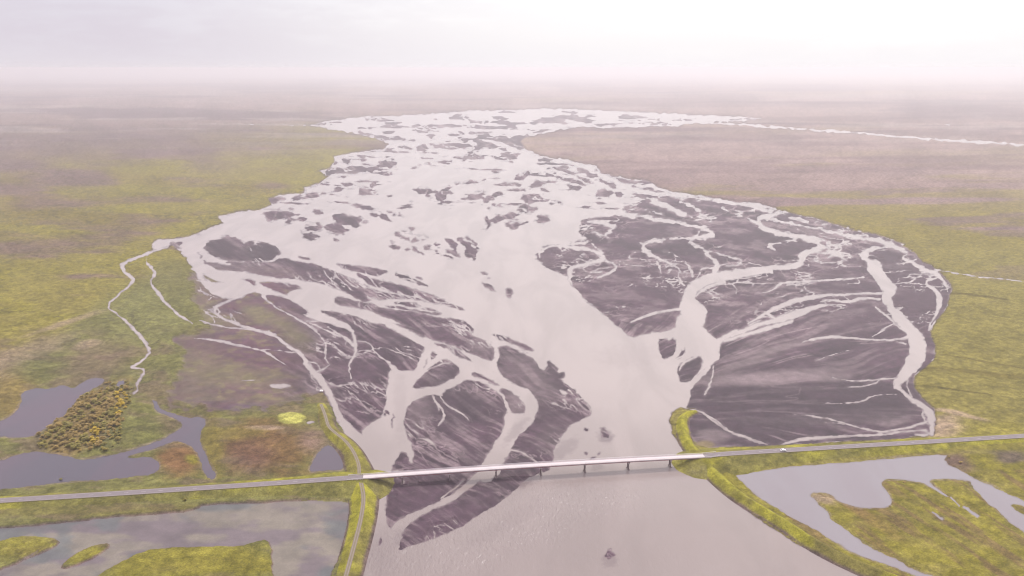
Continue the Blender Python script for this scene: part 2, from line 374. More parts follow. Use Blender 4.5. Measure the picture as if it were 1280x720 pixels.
# eastern channels
chan([(0,405,40),(100,388,28),(200,380,24),(290,372,30),(335,345,40),(330,315,44),(345,300,30),(400,290,30),(450,270,44),(420,245,40),(350,228,30),(250,213,24),(180,200,24),(130,175,28),(105,145,30),(130,130,30),(190,115,30),(215,100,24)], 'F')
chan([(40,125,6),(80,140,14),(110,160,20)], 'F')
chan([(450,270,30),(500,285,20),(480,260,14),(430,240,14)], 'F')
chan([(470,295,20),(500,310,30),(530,330,16),(550,345,5)], 'F')
chan([(450,330,4),(480,318,6),(500,310,6)], 'F')
chan([(160,270,10),(210,250,7),(285,240,8),(340,255,5)], 'F')
chan([(165,268,6),(205,300,3)], 'F')
chan([(380,180,7),(372,212,6)], 'F')
chan([(180,135,10),(250,155,14),(370,175,15),(480,200,18),(600,225,20),(700,240,22),(770,265,22),(830,290,18),(862,308,16),(830,320,18),(845,335,16),(890,360,20),(940,390,26),(1000,405,22),(1030,440,18),(1055,475,8),(1058,498,4)], 'F')
chan([(230,105,4),(300,140,4),(380,165,5),(500,190,5),(610,212,4)], 'F')
chan([(250,120,3),(330,135,3),(420,170,3)], 'F')
chan([(765,268,16),(700,280,14),(640,300,24),(640,320,30),(665,345,20),(690,375,80),(700,400,70),(740,450,60),(770,490,80),(750,515,44),(760,555,50),(790,600,46),(840,650,50),(890,710,46),(920,740,50)], 'F')
add([(800,520),(780,540),(790,580),(820,590),(835,560),(815,530)], 'F', 1)
add([(700,550),(730,545),(760,575),(755,595),(720,575)], 'F', 1)
chan([(695,575,10),(740,610,12),(800,660,10),(850,700,10)], 'F')
chan([(640,425,12),(600,430,10),(480,440,10),(360,447,10),(260,452,10),(215,462,12),(195,485,10),(160,500,6),(100,508,4)], 'F')
chan([(250,465,5),(400,455,5)], 'F')
chan([(600,432,6),(625,455,6),(560,458,4)], 'F')
chan([(735,505,14),(600,510,12),(480,515,14),(380,525,24),(300,540,26),(220,570,26),(150,605,18),(60,660,5)], 'F')
chan([(720,535,10),(640,530,12),(560,550,16),(460,538,10),(420,550,6)], 'F')
chan([(460,565,8),(400,575,26),(330,600,34),(260,625,40),(160,650,30),(40,690,26),(-20,720,20)], 'F')
chan([(150,605,16),(190,630,20),(230,640,16)], 'F')
chan([(1000,435,8),(950,440,12),(955,460,14),(1000,490,20),(1020,530,36),(1010,570,26),(1005,605,16),(990,640,10),(970,665,8),(962,690,10)], 'F')
chan([(870,410,4),(950,415,4),(1000,415,4)], 'F')
chan([(810,360,3),(870,358,4)], 'F')
add([(425,245),(455,250),(450,262),(430,258)], 'F', 0)
add([(455,270),(490,270),(485,282),(460,280)], 'F', 0)
chan([(840,5,10),(810,40,7)], 'H')
chan([(640,-20,50),(680,20,44),(720,60,60),(745,110,90),(755,170,84),(725,220,80),(690,270,60),(650,310,40),(640,330,30)], 'H')
chan([(640,325,20),(680,365,20),(740,410,20),(790,445,36),(815,480,50),(820,530,24),(820,570,18)], 'H')
chan([(700,300,6),(695,340,6),(720,380,6)], 'H')
chan([(770,450,8),(775,490,10),(800,520,8)], 'H')
chan([(165,113,4),(230,93,14),(330,82,16),(430,92,12),(540,100,9),(640,98,10),(700,85,22)], 'H')
chan([(640,105,5),(690,120,8)], 'H')
chan([(520,82,5),(580,45,10),(630,18,10)], 'H')
chan([(320,287,4),(380,300,6),(480,305,7),(560,298,8),(640,290,12)], 'H')
chan([(390,337,4),(480,333,8),(540,315,8),(560,300,6)], 'H')
chan([(280,418,3),(400,415,6),(470,408,6),(520,382,7),(580,372,5),(640,372,3)], 'H')
chan([(130,472,4),(220,478,7),(310,495,8),(400,520,9),(480,545,9),(560,558,10),(650,550,10),(740,530,12),(800,505,12)], 'H')
chan([(290,512,3),(380,520,5)], 'H')
chan([(60,625,5),(130,605,18),(220,592,18),(330,582,14),(440,578,12),(560,572,12),(680,560,10),(780,548,8),(820,575,14)], 'H')
chan([(740,575,10),(800,572,16)], 'H')
chan([(240,200,3),(330,170,5),(410,152,3)], 'H')
chan([(655,625,2),(1,1,1)][:1] + [(665,627,4)], 'F', 0)
chan([(215,438,7),(300,455,8),(360,490,8),(410,525,9),(460,560,10),(520,582,12),(590,612,12),(640,625,6)], 'G')
chan([(315,468,8),(370,510,8),(440,550,8),(520,590,8),(600,620,6)], 'G')
chan([(700,525,36),(760,550,34),(865,590,26),(900,606,12)], 'B')
chan([(845,530,8),(900,548,9),(930,570,12),(940,590,10),(962,605,4)], 'B')
chan([(705,525,6),(780,550,7),(815,575,4)], 'B')
chan([(600,555,5),(680,572,5),(760,598,3)], 'B')
chan([(1040,550,4),(1060,570,6),(1110,590,4),(1150,605,4)], 'B')
chan([(610,545,8),(690,525,7)], 'B')
bar('B', [(675,525,18,7,-15)])

# ------------------------------------------------------------------ creeks in the grassland (cut through land and grass)
CRK = np.full(U.shape, -BIG)
def creek(pts, crop='Z'):
    chan(pts, crop); chan(pts, crop, arr=CRK, sign=1)
creek([(206,309,4),(195,313,4),(185,317,4),(172,321,4),(160,326,4),(151,331,5),(156,342,4),(167,348,5),(164,355,4),(150,366,2.6),(132,382,2.4),(150,396,2.6),(160,405,4),(172,417,4),(183,427,4.5),(187,438,4),(180,449,3.5),(170,456,3),(162,460,3),(170,460,2.5),(182,462,3),(176,472,3),(171,480,3),(172,487,2.4),(166,492,2.4)])
creek([(184,318,2),(183,330,3),(190,334,5),(194,341,4),(188,349,2.4),(190,357,2),(197,365,5),(205,377,4.5),(215,385,3),(222,392,4.5),(232,399,3.5),(241,405,1.5)])
creek([(1167,336,2),(1190,341,1.7),(1215,344.5,1.7),(1250,349,1.6),(1300,354,1.5),(1360,360,1.5)])
creek([(385,156,1),(350,156,1.0),(300,154,.6)])
creek([(855,152,3),(900,154,3),(960,158.5,3),(1060,166,2.8),(1120,170,2.7),(1180,175,2.7),(1290,182,2.8),(1420,192,3)])
creek([(1165,154,.6),(1185,156,.9),(1200,156.5,.5)])
creek([(700,139,1.2),(800,143,2.5),(900,147,3),(950,148,2)])

# ------------------------------------------------------------------ ponds
PD = np.full(U.shape, -BIG)
PONDS = [
 [(0,546),(30,547),(45,544),(62,532),(85,515),(94,503),(100,495),(115,487),(128,480),(133,473),(117,472),(100,480),(92,486),(78,480),(62,486),(42,485),(26,492),(28,500),(19,516),(0,527),(-70,535),(-75,552)],
 [(144,480),(150,475),(157,475),(155,481),(147,485)],
 [(0,577),(17,568),(40,564),(60,566),(82,570),(100,574),(117,573),(140,569),(160,563),(180,557),(200,549),(209,546),(222,538),(229,529),(217,523),(205,518),(195,513),(190,501),(194,500),(199,508),(207,513),(219,517),(230,521),(257,521),(256,532),(251,545),(251,556),(258,567),(263,582),(272,597),(262,600),(253,588),(249,574),(244,563),(235,555),(220,551),(205,556),(180,565),(157,571),(170,572),(190,571),(200,579),(199,590),(175,596),(120,600),(82,602),(50,607),(0,611),(-90,617),(-90,585)],
 [(385,589),(391,576),(400,564),(408,556),(416,559),(425,568),(431,578),(432,584),(425,587),(400,590)],
 [(919,592),(960,587),(1010,581),(1070,577),(1130,571),(1185,567),(1180,578),(1200,587),(1212,594),(1225,602),(1245,609),(1260,617),(1280,626),(1360,668),(1380,720),(1300,678),(1280,665),(1260,652),(1247,640),(1230,624),(1214,607),(1212,600),(1165,598),(1161,602),(1180,615),(1188,622),(1183,622),(1160,606),(1140,601),(1120,599),(1102,600),(1105,610),(1112,620),(1116,630),(1107,635),(1080,636),(1060,632),(1047,626),(1037,617),(1010,615),(1020,627),(1035,640),(1040,650),(1060,662),(1075,676),(1100,690),(1125,700),(1140,712),(1172,721),(1230,745),(1260,790),(1220,770),(1145,719),(1115,709),(1072,694),(1040,676),(1010,658),(985,644),(960,630),(937,612),(922,598)],
]
for p in PONDS:
    add(p, arr=PD)
for p in ([(1188,622,3),(1200,633,2)], [(1206,634,4),(1222,645,5)], [(1166,640,2),(1177,648,3)], [(1262,630,2),(1280,642,3)]):
    chan(p, arr=PD, sign=1, r=0)
cut([(1150,0),(1,1),(2,2)][:0] or [(1262,629),(1282,634),(1290,648),(1272,640)], arr=PD)
S = np.where(PD > -BIG + 1, np.minimum(S, np.where(GR > -2, -PD, S)), S)
# mud flat beyond the left road
MUD = np.full(U.shape, -BIG)
add([(-100,668),(0,660),(62,655),(130,647),(200,641),(240,639),(257,630),(320,629),(350,626),(400,624),(438,624),(440,640),(435,665),(427,690),(415,718),(395,775),(350,900),(-300,900)], arr=MUD)
cut([(-90,684),(0,678),(20,672),(45,672),(75,676),(70,683),(52,691),(25,702),(0,712),(-90,740)], arr=MUD)
cut([(137,681),(120,682),(100,690),(82,703),(77,711),(95,706),(120,696),(133,687)], arr=MUD)
cut([(100,735),(125,719),(150,705),(182,690),(197,687),(260,685),(300,684),(315,681),(335,675),(339,690),(338,705),(341,720),(345,780),(80,900)], arr=MUD)
chan([(10,715,3),(25,703,2.5),(48,690,2)], arr=MUD, sign=1)

# streams' own directions: along the fall of each flat
th = np.arctan2((V - 515) * .9, (U - 700)) * 1.6; rr = np.hypot(U - 700, (V - 515) * 1.6)
strR = fbm(th * 26 + fbm(U / 80, V / 40, 2, 3) * 3.0, np.log(rr + 30) * 2.5, 4, 5, .6)
a_ = R(33); p_ = U * math.cos(a_) + V * math.sin(a_); q_ = -U * math.sin(a_) + V * math.cos(a_)
strL = fbm(p_ / 55, q_ / 5 + fbm(U / 60, V / 40, 2, 7) * 4, 4, 11, .6)
strU = fbm(U / 34, V / 7 - U / 60, 5, 9, .6)
def lined(f):
    gy, gx = np.gradient(f); return np.abs(f - .5) / (np.hypot(gx, gy) + 1e-5)
lL = lined(fbm(p_ / 60, q_ / 13 + fbm(U / 50, V / 30, 2, 7) * 2, 4, 4, .5))
lL2 = lined(fbm(p_ / 38 + 9, q_ / 9 + fbm(U / 40, V / 30, 2, 2) * 2, 4, 12, .5))
lR = lined(fbm(th * 16 + fbm(U / 160, V / 60, 2, 3) * 2.0, np.log(rr + 30) * 1.6, 3, 8, .4))
lU = lined(fbm(U / 48 + V / 40, V / 13, 4, 2, .5))
lU2 = lined(fbm(U / 20 - V / 30, V / 7, 4, 13, .5))
isR = U > 660 + np.clip(V - 400, 0, 200) * .9
line = np.where(isR, np.where(V > 405, lR, np.minimum(lU, lU2 * 1.6)), np.where(V > 300, np.minimum(lL, lL2 * 1.3), lU2))
wid = fbm(U / 55, V / 22, 3, 1)
wcut = np.where(isR, (wid - .535) * 14, np.where(V > 300, (wid - .47) * 12, (wid - .42) * 9))
wcut = np.where(isR & (V > 405), -9, wcut); wcut = np.where(~isR & (V > 300), wcut - 1.5 * sst(420, 470, V), wcut); wcut = np.where(isR & (U < 905) & (V > 385), -9, wcut); wcut = np.clip(wcut, -9, np.where(V > 300, .95, .8))
onbar = (GR < -2) & ~((U < 395) & (V > 405))
S = np.where(onbar, np.minimum(S, np.where(wcut > 0, line - wcut, BIG)), S)
# ragged edge at the finest scale
fine = fbm(U / 6, V / 2.6, 3, 10); n2 = fbm(U / 40 + 7, V / 9, 4, 7)
S = S + (fbm(U / 5, V / 3, 2, 9) - .5) * (1.5 + 1.5 * upz)
S = np.where((GR < -2) & (V < 330), S + (fbm(U / 10, V / 3.5, 3, 15) - .5) * 5 * upz, S)
zone = sst(402, 375, U) * sst(318, 340, V) * sst(11, 7, np.abs(GR))
GRn = GR + zone * ((n2 - .5) * 26 + (fbm(U / 11, V / 5, 3, 3) - .5) * 16)
zone2 = sst(402, 375, U) * sst(318, 340, V)

# ------------------------------------------------------------------ heights
left = U < 640
hum = fbm(X / 9, Y / 9, 3, 2)
h_land = np.clip(S, 0, BIG) * MPP * 0.11
grassness = sst(-0.6, 0.8, GR) * (1 - zone2) + zone2 * sst(-8, 8, GRn)
hmaxg = 0.55 + 0.5 * fbm(X / 60, Y / 60, 2, 4)
big = fbm(X / 420, Y / 420, 4, 6)
H_gr = np.minimum(h_land, hmaxg)
H_grass = np.minimum(h_land * 1.6, 1.2 + 2.5 * np.clip(GR / 14, 0, 1) * big) + np.clip(S / 3, 0, 1) * 0.7 * (hum - .3)
# moss covered lava: hummocks on the left plain
moss = sst(0.38, 0.62, fbm(X / 160, Y / 120, 3, 8)) * (U < 420) * sst(462, 395, V + (U - 100) * .12)
H_grass = H_grass + moss * np.clip(S / 4, 0, 1) * 3.2 * np.abs(fbm(X / 22, Y / 15, 4, 12) - .5) * 2
far = sst(3000, 9000, Y)
H_grass = H_grass + far * 22 * fbm(X / 2500, Y / 1400, 4, 10) * np.clip(GR / BIG, 0, 1)
H = np.where(S > 0, H_gr * (1 - grassness) + H_grass * grassness, np.clip(S * MPP * 0.10, -2.0, 0))
mud = sst(-.6, .8, MUD)
H = H * (1 - mud) + (0.10 + 0.12 * (fbm(X / 14, Y / 14, 3, 3) - .5)) * mud

# embankments -------------------------------------------------------------
RIDGE = np.zeros(U.shape); LEV = np.zeros(U.shape); ROADM = np.zeros(U.shape)
def ridge(pts, half, slope, tag=None, rough=0.0, sub_=0.0):
    """pts (u, v, z) traced at height z; crest of half width 'half' metres, side slope 'slope'"""
    w = [ground(a, b, c) + (c,) for a, b, c in pts]
    w = smooth(w, False, 2)
    for a, b in zip(w, w[1:]):
        m = half + max(a[2], b[2]) / slope + 6
        (u0, v0), (u1, v1) = grid_uv(a[0], a[1]), grid_uv(b[0], b[1])
        y0, y1 = min(a[1], b[1]) - m, max(a[1], b[1]) + m
        rows = np.where((Y[:, 0] > y0) & (Y[:, 0] < y1))[0]
        if len(rows) == 0: continue
        r = slice(rows[0], rows[-1] + 1)
        pad = m / MPP[r, 0].min() + 3
        c = slice(max(0, np.searchsorted(us, min(u0, u1) - pad - 40)), min(NU, np.searchsorted(us, max(u0, u1) + pad + 40)))
        s = (r, c)
        dx, dy = b[0] - a[0], b[1] - a[1]
        t = np.clip(((X[s] - a[0]) * dx + (Y[s] - a[1]) * dy) / (dx * dx + dy * dy + 1e-9), 0, 1)
        d = np.hypot(X[s] - a[0] - t * dx, Y[s] - a[1] - t * dy)
        z = a[2] + (b[2] - a[2]) * t - sub_
        o = np.maximum(0, d - half)
        hh = z - slope * o + rough * (hum[s] - .5) * np.clip(o / 2, 0, 1)
        up_ = hh > H[s]
        H[s] = np.where(up_, hh, H[s])
        RIDGE[s] = np.maximum(RIDGE[s], np.where(up_, 1, 0))
        if tag is not None: tag[s] = np.maximum(tag[s], np.where(up_, 1, 0))
ROAD_Z = 3.6; DECK_Z = 7.2
ROAD_L = [(-420,650,3.2),(-200,637,3.2),(-60,629.5,3.4),(0,625.5,3.5),(100,619.5,3.7),(160,615.8,3.8),(240,610.5,4.2),(320,605.5,4.6),(400,599.7,5.6),(430,597.6,6.6),(454,596,DECK_Z)]
ROAD_R = [(880,569.6,DECK_Z),(905,567.2,6.6),(930,565.6,5.8),(970,563.3,4.6),(1040,559,3.8),(1100,555.5,3.5),(1160,552,3.4),(1220,548.2,3.4),(1280,544.6,3.4),(1400,538,3.4),(1700,524,3.2)]
ridge(ROAD_L, 3.7, 0.34, ROADM, .8, .25)
ridge(ROAD_R, 3.7, 0.34, ROADM, .8, .25)
LEV_LN = [(449,592,6.4),(449,583,6.0),(446,573,5.0),(440,561,4.6),(430,549,4.4),(419,541,4.2),(410,533,4.0),(407,520,3.5),(401,505,2.6)]
LEV_LS = [(449,596,6.4),(452,606,6.0),(455,622,5.2),(452,645,4.8),(446,670,4.6),(440,692,4.4),(432,722,4.2),(410,790,4),(380,900,4)]
LEV_RN = [(869,513,2.2),(858,514,3.6),(852,522,4.4),(854,538,4.6),(861,553,4.6),(874,565,5.6)]
LEV_RS = [(878,573,5.6),(886,581,5.0),(902,597,4.8),(927,618,4.6),(960,637,4.6),(985,653,4.6),(1010,669,4.6),(1035,684,4.6),(1060,696,4.6),(1085,707,4.6),(1120,719,4.6),(1180,744,4.4),(1270,785,4.4)]
ridge(LEV_LN, 2.0, 0.6, LEV, .2)
ridge(LEV_LS, 2.2, 0.6, LEV, .2)
ridge(LEV_RN, .9, 0.8, LEV, .2)
ridge(LEV_RS, .8, 0.68, LEV, .2)

# ------------------------------------------------------------------ ground colours (albedo of what grows or lies there)
def C(r, g, b): return np.array([r, g, b])
def mix(a, b, t):
    t = np.asarray(t)[..., None]; return a * (1 - t) + b * t
n1 = fbm(U / 90, V / 16, 4, 2); n2 = fbm(U / 40 + 7, V / 9, 4, 7); n3 = fbm(X / 30, Y / 30, 4, 1); n4 = fbm(U / 160, V / 12 + 3, 5, 13)
OLIVE = C(.138, .110, .025); YEL = C(.158, .138, .020); BROWN = C(.125, .085, .060); HEATH = C(.115, .075, .075); GREEN = C(.105, .103, .034); PINK = C(.165, .112, .098)
TAN = C(.26, .19, .13); RUST = C(.13, .065, .03); DARKG = C(.055, .05, .025)
col = np.zeros(U.shape + (3,)) + OLIVE
lf = sst(700, 560, U)
# left plain
shore = sst(60, 4, np.abs(U - np.interp(V, [150, 240, 300, 330, 420], [470, 385, 215, 165, 120])))
band = sst(.42, .62, n4 + shore * .18 + sst(215, 330, V) * .10)
band2 = sst(.35, .65, n1)
cl = mix(mix(np.zeros(U.shape + (3,)) + BROWN, OLIVE, band2), YEL, band * .8)
cl = mix(cl, HEATH, sst(235, 175, V + (U - 200) * .12 + (n1 - .5) * 60) * sst(420, 300, U) * .8)
cl = mix(cl, PINK, sst(165, 140, V) * .7)
cl = mix(cl, GREEN, sst(-10, 25, V - np.interp(U, [0, 60, 130, 200, 260], [445, 420, 375, 330, 330]) + (n2 - .5) * 25) * .85)
cl = mix(cl, BROWN * .9, sst(.5, .7, n2) * sst(400, 440, V) * .6)
# right plain
n5 = fbm(U / 230 + V / 60, V / 9, 4, 4)
cr = mix(np.zeros(U.shape + (3,)) + PINK, YEL * C(.95, .9, 1.2), sst(.40, .60, n5 + sst(200, 300, V) * .32 - .12))
cr = mix(cr, C(.150, .128, .032), sst(285, 330, V + (n1 - .5) * 30))
cr = mix(cr, HEATH, sst(.60, .70, n4) * sst(420, 260, V) * .7)
col = mix(cr, cl, lf)
col = mix(col, YEL * .95, sst(540, 575, V) * (U > 640) * sst(.3, .6, n2))
def blob(x, y, rx, ry, c, k=1.0, an=0, soft=.5):
    global col
    a = R(an); dx, dy = U - x, V - y
    p = (dx * math.cos(a) + dy * math.sin(a)) / rx; q = (-dx * math.sin(a) + dy * math.cos(a)) / ry
    m = sst(1 + soft, 1 - soft, np.hypot(p, q) + (n2 - .5) * 1.1)
    col = mix(col, c, m * k)
blob(30, 445, 60, 12, TAN * .75, .6, -20); blob(110, 432, 16, 5, TAN, .6, -10); blob(85, 405, 45, 3, TAN, .6, -18, .8)
blob(8, 462, 20, 16, TAN * .8, .6); blob(20, 500, 30, 30, C(.14,.10,.03), .8); blob(60, 462, 40, 16, GREEN * .9, .7); blob(125, 452, 45, 20, BROWN, .6, -20)
blob(225, 450, 15, 60, GREEN * 1.1, .6); blob(180, 400, 50, 40, GREEN * 1.2, .6); blob(215, 345, 28, 22, C(.12,.11,.035), .6)
blob(225, 575, 26, 22, RUST * 1.1, .85); blob(241, 576, 8, 6, YEL, .9); blob(185, 535, 25, 18, C(.10,.10,.03), .8)
blob(330, 560, 60, 32, RUST * .9, .75); blob(310, 575, 30, 22, C(.10,.045,.05), .35); blob(265, 560, 14, 40, OLIVE, .8); blob(390, 552, 18, 16, C(.15, .09, .08), .5)
blob(363, 524, 15, 8, C(.26, .25, .06), 1, 0, .15); blob(335, 537, 25, 2.5, TAN, .7); blob(300, 545, 30, 8, OLIVE, .6)
blob(1180, 535, 24, 14, TAN, .9); blob(1200, 520, 35, 2.5, TAN, .7, 14); blob(1185, 582, 28, 14, C(.10,.06,.055), .85); blob(1260, 575, 20, 8, C(.07,.05,.05), .8)
blob(1075, 640, 60, 8, C(.14,.085,.035), .8, 35); blob(1030, 625, 18, 6, TAN * .8, .8, 20); blob(1240, 470, 110, 3, OLIVE * .75, .7, 6); blob(1250, 540, 60, 10, YEL, .5)
blob(1210, 370, 60, 1.2, OLIVE * .45, .8, 8, .3); blob(1240, 456, 70, 1.0, OLIVE * .55, .7, 10, .3); blob(1190, 489, 50, 1.2, OLIVE * .5, .8, 8, .3)
blob(230, 705, 120, 22, YEL, .9); blob(30, 685, 50, 16, YEL, .7); blob(110, 690, 30, 12, YEL * .9, .7); blob(60, 640, 400, 8, C(.12,.10,.03), .5); blob(1180, 650, 90, 50, YEL, .45)
blob(105, 525, 62, 26, C(.15, .105, .04), .9, -38, .3)
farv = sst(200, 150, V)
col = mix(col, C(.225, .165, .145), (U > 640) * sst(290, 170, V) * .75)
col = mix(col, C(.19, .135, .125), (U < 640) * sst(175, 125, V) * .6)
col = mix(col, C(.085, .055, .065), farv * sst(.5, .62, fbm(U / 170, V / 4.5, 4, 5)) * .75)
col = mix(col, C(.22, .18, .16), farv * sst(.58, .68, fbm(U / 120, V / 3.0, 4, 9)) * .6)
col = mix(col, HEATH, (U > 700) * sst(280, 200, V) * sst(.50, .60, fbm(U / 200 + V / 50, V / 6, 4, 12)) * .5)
# gravel and silt
wr_ = sst(365, 430, V + (U - 900) * .1)
strk = .5 + (np.where(isR, strR * wr_ + strU * (1 - wr_), strL) - .5) * np.where(isR, 1.5, 1.3)
thr = sst(1.3, .3, line) * sst(.40, .56, wid)
GRAV = C(.056, .030, .043); SILT = C(.18, .135, .138); DKG = C(.028, .016, .023)
g = mix(np.zeros(U.shape + (3,)) + GRAV, DKG, sst(.40, .25, strk) * .8)
g = mix(g, SILT, sst(.52, .76, strk) * .7)
g = mix(g, DKG * 1.1, sst(.45, .7, fbm(U / 70, V / 30, 3, 15)) * .55)
edge = sst(3.0, .3, S) * sst(.40, .62, fbm(U / 22, V / 10, 3, 14))
g = mix(g, SILT * 1.05, edge * .4)
g = mix(g, SILT * 1.1, thr * .7)
g = g * (0.68 + .64 * fine)[..., None]
def gblob(x, y, rx, ry, c, k=1.0, an=0, soft=.5):
    global g
    a = R(an); dx, dy = U - x, V - y
    p = (dx * math.cos(a) + dy * math.sin(a)) / rx; q = (-dx * math.sin(a) + dy * math.cos(a)) / ry
    m = sst(1 + soft, 1 - soft, np.hypot(p, q) + (n2 - .5) * .9)
    g = mix(g, c, m * k)
STK = np.full(U.shape, -BIG)
for q in ([(868,478,3),(900,471,9),(960,467,10),(1010,470,7),(1060,475,3)],[(905,449,4),(950,440,7),(1010,428,5),(1060,420,2)],[(1020,451,2),(1045,444,3),(1065,438,2)],[(870,460,3),(905,447,8),(950,425,9),(1000,410,4)],[(890,500,2),(960,505,4),(1040,500,2)],[(900,520,1),(950,512,4),(1010,512,2)],[(870,430,3),(900,405,8),(940,385,6),(970,372,2)],[(985,435,2),(1040,420,4),(1090,412,2)],[(1000,400,2),(1040,392,4),(1080,388,2)],[(900,370,3),(935,362,6),(975,360,3)]): chan(q, arr=STK, sign=1)
g = mix(g, SILT * .9, sst(-4, 4, STK + (fine - .5) * 4 + (strR - .5) * 16) * .62)
gblob(275, 312, 22, 14, DKG * .9, .8); gblob(325, 315, 24, 12, DKG * .9, .8); gblob(375, 333, 50, 5, DKG, .6, 12); gblob(330, 340, 60, 8, SILT * .6, .5, 8)
gblob(950, 500, 160, 46, DKG * 1.05, .65); gblob(1090, 505, 60, 28, DKG * 1.05, .7); gblob(1110, 380, 90, 60, GRAV * .85, .5)
gblob(960, 474, 85, 8, SILT * .9, .85, -3); gblob(930, 455, 60, 8, SILT * .55, .5, -20); gblob(890, 547, 18, 8, SILT * .7, .8); gblob(880, 556, 12, 5, C(.16,.12,.05), .8)
gblob(1150, 370, 26, 40, GRAV * .85, .6); gblob(1165, 350, 22, 6, GRAV * 1.0, .6); gblob(690, 320, 25, 12, GRAV * 1.1, .6); gblob(800, 365, 60, 30, GRAV * 1.0, .5)
gblob(560, 500, 38, 40, DKG * 1.15, .6); gblob(525, 515, 14, 20, SILT * .65, .5); gblob(645, 505, 12, 16, SILT * .8, .6); gblob(600, 432, 16, 14, SILT * .7, .6); gblob(660, 480, 40, 25, SILT * .6, .5, 30)
gblob(700, 520, 30, 16, GRAV * .8, .7); gblob(690, 550, 22, 18, SILT * .5, .4); gblob(430, 450, 22, 40, GRAV * .9, .5); gblob(500, 435, 26, 16, DKG * 1.2, .7)
gblob(455, 480, 22, 26, GRAV * 1.0, .5); gblob(520, 610, 30, 25, GRAV * 1.1, .6); gblob(560, 650, 50, 14, GRAV * 1.15, .7, -28)
# mossy and heathy parts of the western flats
HE = C(.080, .038, .050)
wst = sst(395, 330, U) * sst(330, 360, V)
g = mix(g, HE * (0.75 + .5 * n3)[..., None], wst * .9)
g = mix(g, C(.14, .12, .05), wst * sst(.52, .66, fbm(U / 12, V / 4.5, 4, 6)) * .5)
g = mix(g, C(.06, .035, .05), wst * sst(.52, .66, fbm(U / 22, V / 5, 4, 12)) * .6)
gm = [(350,404,34,8,25),(320,395,20,8,30),(272,352,26,10,20),(255,400,40,10,5),(290,470,60,14,5),(370,425,22,10,30),(250,375,22,18,0),(240,490,34,14,0),(340,500,60,8,0),(250,440,30,20,0)]
for i, (x, y, a, b, an) in enumerate(gm):
    gblob(x, y, a, b, C(.13, .115, .05), .55 if i < 5 else .38, an, .9)
gblob(340, 450, 70, 10, HE * .75, .6, 6); gblob(310, 512, 30, 7, C(.08,.05,.075), .7); gblob(260, 430, 30, 10, HE * .85, .6)
gb = sst(-1.0, 1.2, GR + (fine - .5) * 2.5) * (1 - zone2) + zone2 * sst(-7, 7, GRn)
# the heath meets the grass without a shore

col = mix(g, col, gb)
hb = sst(14, -14, np.where((U < 420) & (V > 405), GR, 99)) 
# shore edge: a thin dark cut bank along the grass
bank = (1 - zone2) * sst(2.2, .4, S) * sst(0.0, 1.0, GR) * sst(7, 2, GR)
col = mix(col, C(.06, .045, .04), bank * .6)
col = mix(col, C(.17, .13, .10), sst(1.3, .2, np.abs(PD + 1.0)) * .7 * sst(.35, .6, n3))
# mud
mc = mix(np.zeros(U.shape + (3,)) + C(.110, .086, .088), C(.150, .128, .098), sst(.4, .65, fbm(U / 50, V / 14, 4, 6)))
mc = mix(mc, C(.075, .082, .080), sst(.5, .66, fbm(U / 60 + 3, V / 24, 4, 9)) * .8)
mc = mix(mc, C(.15, .09, .08), sst(2.5, .5, MUD) * .5)
col = mix(col, mc * (0.94 + .12 * fine)[..., None], mud)
# embankment and levees
LG = C(.215, .20, .022)
col = mix(col, mix(np.zeros(U.shape + (3,)) + C(.125, .115, .03), LG, sst(.35, .65, n3)), ROADM * .8)
levc = mix(np.zeros(U.shape + (3,)) + LG, C(.13, .11, .035), sst(.4, .65, n3) * .8)
levc = mix(levc, C(.10, .07, .06), sst(1.9, .5, H + (hum - .5) * 1.2))
col = mix(col, levc, LEV)
col = mix(col, DARKG * .9, gb * sst(.035, .008, np.abs(fbm(U / 30, V / 7.5, 4, 3, .6) - .5)) * sst(.45, .6, n1) * .6 * (U < 520) * sst(215, 280, V) * sst(470, 420, V))
col = mix(col, C(.12, .08, .035), gb * sst(.5, .66, fbm(p_ / 80, q_ / 5, 4, 6)) * (U > 980) * (V > 590) * (LEV < .5) * .8)
col = col * (1 + gb * (1 - LEV * .6) * (1 - mud) * ((fbm(U / 3.4, V / 1.7, 3, 7) - .5) * .5 + (fbm(U / 26, V / 9, 4, 5) - .5) * .5))[..., None]
mott = 1 + (fbm(X / 11, Y / 11, 3, 2) - .5) * .55 * sst(1600, 500, Y)
col = col * np.clip(mott, .5, 1.5)[..., None]
mossd = moss * sst(.10, .0, np.abs(fbm(X / 22, Y / 15, 4, 12) - .5)) * gb
col = mix(col, DARKG, mossd * .45)

SHAL = sst(-1.7, 0.3, S + (fbm(U / 8, V / 4, 3, 8) - .5) * 2.6) * .6      # silt showing through shallow water
def shoal(x, y, rx, ry, k, an=0):
    a = R(an); dx, dy = U - x, V - y
    p = (dx * math.cos(a) + dy * math.sin(a)) / rx; q = (-dx * math.sin(a) + dy * math.cos(a)) / ry
    m = sst(1.5, .5, np.hypot(p, q) + (fine - .5) * 1.0) * k
    np.maximum(SHAL, m, out=SHAL)
for s_ in [(757,545,10,7,.55,20),(782,250,12,5,.2),(668,560,10,22,.35,25),(705,562,22,8,.3,-40),(790,445,40,14,.10,0),(762,700,9,9,.35,0),(560,600,10,18,.3),
           (500,505,8,40,.12),(745,583,8,5,.3),(640,650,60,10,.10,-30),(480,690,16,30,.12),(250,300,14,6,.08),(655,600,16,8,.5,-20),(500,672,10,10,.25),(645,538,20,6,.3,-50)]:
    shoal(*s_)

